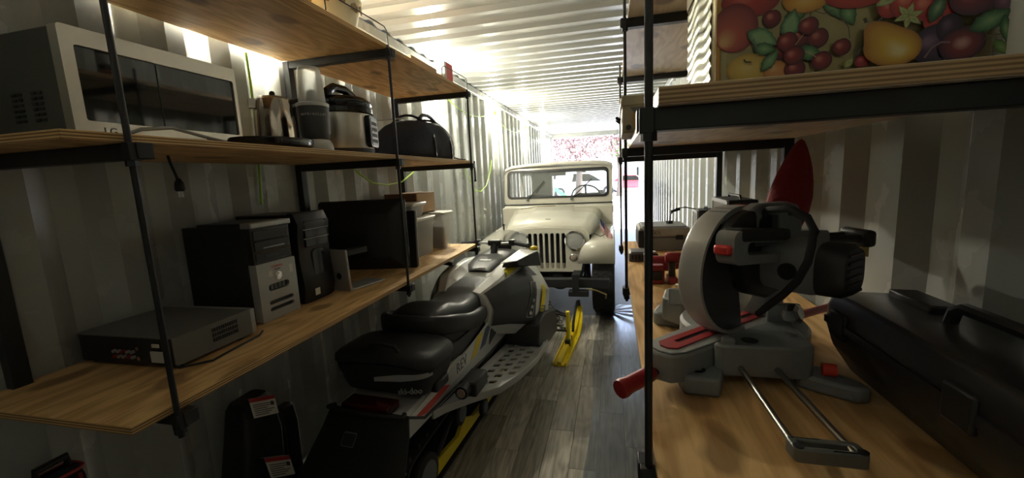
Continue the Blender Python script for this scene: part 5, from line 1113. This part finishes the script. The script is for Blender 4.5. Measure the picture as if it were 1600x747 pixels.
# ------------------------------------------------------------------ right shelf, middle board: fruit tin, white box, other pieces
INK = print_mat()
def ink_shape(name, parent, rings, cols, M):
    """a flat printed shape; concentric rings (lists of (u, v)) with one colour each"""
    me = bpy.data.meshes.new(name); n = len(rings[0]); vs = []; fs = []; vc = []
    for r, c in zip(rings, cols):
        for u, v in r: vs.append(M@Vector((u, v, 0))); vc.append(c)
    for a in range(len(rings)-1):
        for i in range(n):
            j = (i+1) % n; fs.append((a*n+i, a*n+j, (a+1)*n+j, (a+1)*n+i))
    fs.append(tuple((len(rings)-1)*n+i for i in range(n)))
    me.from_pydata([tuple(v) for v in vs], [], fs); at_ = me.color_attributes.new('ink', 'FLOAT_COLOR', 'POINT')
    for i, c in enumerate(vc): at_.data[i].color = (*c, 1)
    me.materials.append(INK); o = bpy.data.objects.new(name, me); COL.objects.link(o); o.parent = parent; return o
def fruit_tin():
    x0, x1, y0, y1, z0, z1 = .160, .532, .762, 1.02, MR, MR+.235
    t = thing('storage_tin', 'large fruit-printed metal tin on the right middle board', 'tin', ((x0+x1)/2, (y0+y1)/2, z0))
    I = WM[t.name].inverted()
    gold = mat('tin_gold', (.30, .25, .12), .32, metal=.35)
    MB().prism(rrect(x0, x1, y0, y1, .02, 4), XY(z0), .002, z1-z0-.03).build('tin_body', gold, t)
    wv = MB().grid(lambda u, v: (x0-.0015-.0012*math.sin(v*60+2*math.sin(u*9)), y0+.02+(y1-y0-.04)*u, z0+.006+(z1-z0-.045)*v), 14, 70)
    wv.build('side_panel', mat('tin_silver', (.72, .70, .55), .16, metal=.85), t, ang=180)
    MB().loft([[(x, y, z) for x, y in rrect(x0-s, x1+s, y0-s, y1+s, .02, 4)] for s, z in ((.003, z1-.035), (.003, z1-.004), (-.004, z1), (-.02, z1+.002))]).build('lid', gold, t)
    MB().tube([(x, y, z0+.003) for x, y in rrect(x0, x1, y0, y1, .02, 4)], .003, 6, loop=True).build('bottom_seam', mat('tin_rim', (.5, .46, .28), .3, metal=.7), t)
    cnt = [0]
    def M(): 
        cnt[0] += 1; return I@basis((0, y0-.0006-.00022*cnt[0], 0), (1, 0, 0), (0, 0, 1))
    # printed positions come from the photograph's pixels on the tin's flat front
    def uv(px, py): p = at(px, py, Y=y0); return p.x, p.z
    S_ = (uv(1300, 60)[0]-uv(1200, 60)[0])/100
    def clip(pts): return [(min(max(u, x0+.004), x1-.004), min(max(v, z0+.004), z1-.038)) for u, v in pts]
    def blob(name, px, py, rx, ry, rot, edge, mid, hi, off=(-.25, .3), shape=None):
        cu, cv = uv(px, py); c, s = math.cos(rot), math.sin(rot)
        def rg_(f, sh):
            out = []
            for i in range(28):
                a = 2*PI*i/28; q = shape(a) if shape else 1
                uu, vv = rx*S_*q*math.cos(a)*f+sh[0]*rx*S_, ry*S_*q*math.sin(a)*f+sh[1]*ry*S_
                out.append((cu+uu*c-vv*s, cv+uu*s+vv*c))
            return clip(out)
        rr = [rg_(1, (0, 0)), rg_(.78, (off[0]*.25, off[1]*.25)), rg_(.45, (off[0]*.7, off[1]*.7)), rg_(.12, off)]
        md = [(a+b)/2 for a, b in zip(edge, mid)]
        return ink_shape(name, t, rr, [edge, md, mid, hi], M())
    def leaf(px, py, L, W, ang, c0=(.02, .06, .025), c1=(.10, .22, .08)):
        cu, cv = uv(px, py); a = math.radians(ang); L *= S_; W *= S_
        def lp(f):
            pts = []
            for i in range(24):
                q = i/12; side = 1 if i < 12 else -1; s_ = q if i < 12 else 2-q
                w_ = W*math.sin(PI*s_**.85)*side*f*(1+.10*math.sin(i*2.6)); l_ = (s_-.5)*L*(f if f < 1 else 1)
                pts.append((cu+l_*math.cos(a)-w_*math.sin(a), cv+l_*math.sin(a)+w_*math.cos(a)))
            return clip(pts)
        ink_shape('printed_leaf', t, [lp(1), lp(.55), lp(.08)], [c0, c1, (.22, .33, .16)], M())
    def stem(pts, w_=1.6, c=(.10, .09, .06)):
        P = [Vector(uv(*p)) for p in pts]; w_ *= S_; a, b = [], []
        for i, p in enumerate(P):
            d = (P[min(i+1, len(P)-1)]-P[max(0, i-1)]).normalized(); nn = Vector((-d.y, d.x))*w_/2; a.append(tuple(p+nn)); b.append(tuple(p-nn))
        ink_shape('printed_stem', t, [clip(a+b[::-1])], [c], M())
    dr, mr_, hr = (.05, .006, .012), (.19, .018, .025), (.45, .14, .10)
    heart = lambda a: 1-.10*math.exp(-((a-PI/2)/.3)**2)
    pear = lambda a: 1+.32*math.exp(-((a-2.35)/.42)**2)-.10*math.exp(-((a-1.3)/.4)**2)-.10*math.exp(-((a-3.3)/.4)**2)
    leaf(1168, 97, 50, 9, 40); leaf(1245, 20, 60, 14, 50); leaf(1300, 8, 60, 13, -60); leaf(1325, 22, 44, 12, -65)
    blob('printed_apple', 1172, 2, 48, 28, 0, (.20, .02, .02), (.38, .04, .03), (.5, .12, .08))
    blob('printed_peach', 1148, 45, 38, 42, 0, (.16, .02, .03), (.42, .09, .06), (.60, .34, .16), (-.5, -.55))
    blob('printed_orange', 1258, 0, 36, 22, 0, (.40, .17, .03), (.62, .33, .06), (.65, .42, .12), (0, -.1))
    blob('printed_apple', 1338, -8, 48, 22, 0, (.28, .02, .02), (.42, .05, .03), (.5, .12, .08))
    blob('printed_orange', 1170, 108, 38, 26, 0, (.42, .26, .05), (.60, .42, .10), (.62, .48, .18), (-.1, .1))
    blob('printed_apricot', 1212, 112, 22, 18, 0, (.45, .16, .04), (.58, .26, .08), (.6, .36, .16))
    for px, py, r in ((1205, 30, 15), (1247, 60, 16), (1276, 60, 17), (1218, 82, 14), (1240, 109, 17)): blob('printed_cherry', px, py, r, r*1.02, 0, dr, mr_, hr, shape=heart)
    leaf(1234, 40, 54, 15, 78, (.03, .10, .05), (.20, .34, .16)); leaf(1190, 61, 58, 16, -28, (.03, .10, .05), (.20, .34, .16)); leaf(1193, 78, 40, 11, -10); leaf(1201, 96, 44, 10, 52, (.03, .09, .04), (.14, .27, .12)); leaf(1263, 84, 44, 13, -20, (.02, .07, .03), (.08, .2, .07))
    for px, py, rx, ry in ((1261, 42, 16, 15), (1228, 67, 17, 17), (1238, 88, 17, 16), (1281, 96, 16, 16), (1312, 75, 14, 14.5)): blob('printed_cherry', px, py, rx, ry, .3, dr, (.23, .02, .025), hr, shape=heart)
    stem([(1264, 22), (1262, 29)], 2.5); stem([(1253, 55), (1240, 72)], 1.4, (.35, .28, .15)); stem([(1310, 25), (1322, 45), (1324, 62)], 1.8); stem([(1270, 20), (1284, 24), (1300, 18)], 1.6); stem([(1255, 82), (1272, 91)], 1.4, (.35, .3, .2)); stem([(1175, 63), (1180, 80)], 2, (.12, .13, .17))
    stem([(1160, 95), (1163, 99), (1171, 99)], 3, (.04, .05, .04))
    blob('printed_berry', 1342, 98, 11, 10, 0, (.18, .01, .02), (.36, .03, .04), (.5, .12, .1)); leaf(1322, 100, 22, 6, 50, (.2, .22, .06), (.38, .38, .14)); stem([(1345, 72), (1332, 90)], 3, (.12, .12, .13))
    stem([(1377, 27), (1366, 37)], 3.4, (.10, .10, .12))
    for px, py, r in ((1385, 15, 18), (1412, 8, 26), (1440, 14, 24), (1460, 24, 20), (1452, 38, 15)): blob('printed_strawberry', px, py, r, r*.95, 0, (.26, .02, .025), (.46, .05, .04), (.58, .18, .12))
    leaf(1382, 4, 40, 7, 20, (.2, .24, .08), (.42, .42, .2))
    for a in (20, 75, 130, 200, 260, 320): leaf(1412+11*math.cos(math.radians(a)), 29-9*math.sin(math.radians(a)), 26, 5, a, (.22, .24, .07), (.45, .45, .2))
    blob('printed_plum', 1452, 72, 34, 30, .4, (.012, .006, .018), (.06, .025, .07), (.2, .12, .2)); blob('printed_plum', 1474, 48, 18, 22, 0, (.01, .006, .015), (.05, .02, .05), (.12, .07, .12))
    leaf(1456, 16, 50, 11, 70, (.012, .04, .02), (.05, .13, .06))
    blob('printed_plum', 1511, 4, 32, 24, 0, (.03, .012, .03), (.14, .02, .03), (.3, .06, .06)); blob('printed_plum', 1560, 10, 16, 22, 0, (.04, .018, .04), (.12, .04, .08), (.2, .1, .15))
    blob('printed_pear', 1384, 75, 44, 33, -.25, (.34, .13, .02), (.62, .38, .05), (.70, .60, .30), (.30, -.2), pear)
    stem([(1343, 33), (1346, 40)], 5, (.05, .04, .03))
    blob('printed_plum', 1492, 72, 32, 27, .2, (.02, .01, .03), (.17, .025, .03), (.45, .25, .22), (.0, .05), heart)
    stem([(1434, 94), (1446, 78), (1460, 70), (1474, 70)], 3, (.20, .13, .14))
    leaf(1536, 36, 62, 15, 25, (.012, .05, .02), (.09, .20, .09)); leaf(1558, 50, 46, 8, -80, (.012, .05, .02), (.06, .16, .06)); leaf(1551, 78, 34, 8, -50, (.04, .10, .02), (.14, .24, .06)); stem([(1525, 66), (1536, 60), (1550, 58)], 1.6)
    MB().prism([(y0+.0005, z0+.005), (y0+.0005, z1-.036), (y0-.0008, z1-.036), (y0-.0008, z0+.005)], lambda u, v, w_: (x0-.0+w_, u, v), .003, .009).build('corner_stripe', mat('tin_orange', (.42, .22, .05), .3, metal=.3), t)
fruit_tin()
wb = thing('white_bin', 'white plastic bin right of the fruit-printed tin', 'bin', (.62, .88, MR))
MB().loft([[(x, y, z) for x, y in rrect(.540-s, .692, .77-s, 1.04+s, .02, 4)] for s, z in ((-.008, MR), (-.004, MR+.01), (.0, MR+.20), (.0, MR+.25))]).build('tub', mat('bright_white', (.82, .81, .76), .35), wb)
MB().loft([[(x, y, z) for x, y in rrect(.540-s, .692, .77-s, 1.04+s, .02, 4)] for s, z in ((.001, MR+.25), (.001, MR+.265), (-.01, MR+.27))]).build('lid', mat('bright_white', (.82, .81, .76), .35), wb)
def beige_case():
    t = thing('wooden_box', 'beige painted box with worn tape jutting over the right middle board', 'box', (.12, 1.62, MR))
    MB().box(.035, .23, 1.50, 1.80, MR+.002, MR+.115).build('carton', mat('beige_paint', (.40, .33, .22), .5, noise=.2, nscale=14), t, bevel=.006)
    MB().box(.030, .235, 1.495, 1.805, MR+.09, MR+.125).build('lid', mat('beige_lid', (.46, .40, .28), .45), t, bevel=.006)
    MB().box(.07, .12, 1.4975, 1.5, MR+.02, MR+.07).build('orange_mark', mat('orange_mark', (.5, .26, .08), .5), t)
    MB().prism([(.10, MR+.03), (.19, MR+.02), (.2, MR+.085), (.06, MR+.085)], XZ(1.4965), 0, .004).build('grey_tape', mat('duct_tape', (.16, .17, .18), .4), t)
    MB().cyl((.055, 1.498, MR+.02), (.055, 1.492, MR+.02), .009).build('lid_rivet', M_BLK, t)
    MB().tube([(.03, 1.55, MR+.05), (.018, 1.55, MR+.06), (.018, 1.62, MR+.06), (.03, 1.62, MR+.05)], .005, 6).build('side_handle', M_BLK, t)
beige_case()
ws = MB(); pts = []
for k in range(70):
    a = k*.42; pts.append((.052-.03+.035*math.cos(a)*(.6+.4*math.sin(k*.13)), 2.98+.02*math.sin(k*.3), 1.80+.055*math.sin(a)*(.7+.3*math.cos(k*.21))))
pts = [(.04, 3.0, 1.90), (.035, 3.0, 1.87)]+pts
tag(ws.tube(pts, .0012, 5).build('wire_coil', M_BLK), 'loose coil of thin dark wire hanging off the right shelves', 'wire')
sc = thing('spray_can', 'black spray can at the edge of the topmost right board', 'can', (.115, 1.80, TR))
MB().lathe([(.030, 0), (.033, .003), (.033, .17), (.030, .178), (.018, .188), (.012, .19)], 18, (.105, 1.80, TR)).build('can_body', M_BGL, sc)
MB().lathe([(.0335, .05), (.0337, .052), (.0337, .10), (.0335, .102)], 18, (.105, 1.80, TR), cap=False).build('can_label', M_PAPER, sc)
MB().lathe([(.012, .19), (.012, .205), (.006, .208)], 12, (.105, 1.80, TR)).build('nozzle', M_WHT, sc)
MB().lathe([(.0338, .012), (.0338, .02)], 18, (.105, 1.80, TR), cap=False).build('red_band', M_RED, sc)
# ------------------------------------------------------------------ on the floor at the left
def chute():
    t = thing('snow_blower_chute', 'black plastic machine cover with two warning labels against left wall', 'machine', (-1.48, 1.36, 0))
    def ring(z, y0, y1, x0, x1): return [(x, y, z) for x, y in rrect(x0, x1, y0, y1, .02, 3)]
    MB().loft([ring(0, 1.18, 1.42, -1.60, -1.46), ring(.35, 1.20, 1.43, -1.59, -1.45), ring(.55, 1.24, 1.44, -1.58, -1.45), ring(.70, 1.265, 1.42, -1.57, -1.46), ring(.725, 1.28, 1.41, -1.56, -1.48)]).build('cover', M_BPL, t)
    MB().loft([[(x, y, z) for x, z in ((-1.56, 0), (-1.47, 0), (-1.46, .52), (-1.48, .60), (-1.53, .60))] for y in (1.45, 1.54)]).build('side_flap', M_BPL, t, bevel=.01)
    def plane(p00, p10, p01):
        a, b, c = Vector(p00), Vector(p10), Vector(p01); return a, b-a, c-a
    M_LR = mat('warning_red', (.42, .03, .03), .5)
    for p00, p10, p01 in ((at(327/1.0+60, 655, X=-1.455), at(426, 646, X=-1.455), at(378, 625, X=-1.468)), (at(414, 747, X=-1.44), at(452, 740, X=-1.44), at(403, 716, X=-1.445))):
        a, e1, e2 = plane(p00, p10, p01); nn = e1.cross(e2).normalized(); nn = nn if nn.x > 0 else -nn
        Q = lambda u, v, w_: a+e1*u+e2*v+nn*(.03+w_)
        lb = MB().prism([(0, 0), (1, 0), (1, 1), (0, 1)], Q, 0, .002).build('warning_label', M_PAPER, t)
        MB().prism([(0, .8), (1, .8), (1, 1), (0, 1)], Q, .002, .003).build('label_header', M_LR, lb)
        MB().prism([(0, 0), (1, 0), (1, 1), (0, 1)], Q, -.035, 0).build('label_backing', M_BPL, lb)
        for k in range(6): MB().prism([(.08, .10+k*.105), (.62+.25*((k*7) % 3)/2, .10+k*.105), (.62+.25*((k*7) % 3)/2, .14+k*.105), (.08, .14+k*.105)], Q, .002, .0027).build('label_line', M_INK, lb)
        MB().prism([(.76, .5), (.9, .48), (.93, .68), (.8, .72)], Q, .002, .0028).build('label_picture', M_INK, lb)
chute()
def floor_case():
    t = thing('tool_bag', 'black bag with red piping standing at the left wall', 'bag', (-1.575, .745, 0))
    MB().loft([[(x, y, z) for x, y in rrect(-1.62+i, -1.53-i, .68+i, .81-i, .025, 3)] for z, i in ((0, .01), (.02, 0), (.78, .006), (.815, .012), (.825, .03))]).build('bag_body', M_NAVY, t)
    MB().tube([(x, y, .812) for x, y in rrect(-1.612, -1.538, .688, .802, .02, 3)], .005, 6, loop=True).build('red_piping', MATS['warning_red'], t)
    for x, y in ((-1.532, .72), (-1.532, .78)): MB().tube([(x, y, .02), (x, y, .4), (x, y, .80)], .004, 6).build('seam_piping', MATS['warning_red'], t)
    MB().tube([(-1.575, .71, .82), (-1.575, .71, .85), (-1.575, .78, .85), (-1.575, .78, .82)], .010, 8).build('handle', M_BLK, t)
floor_case()
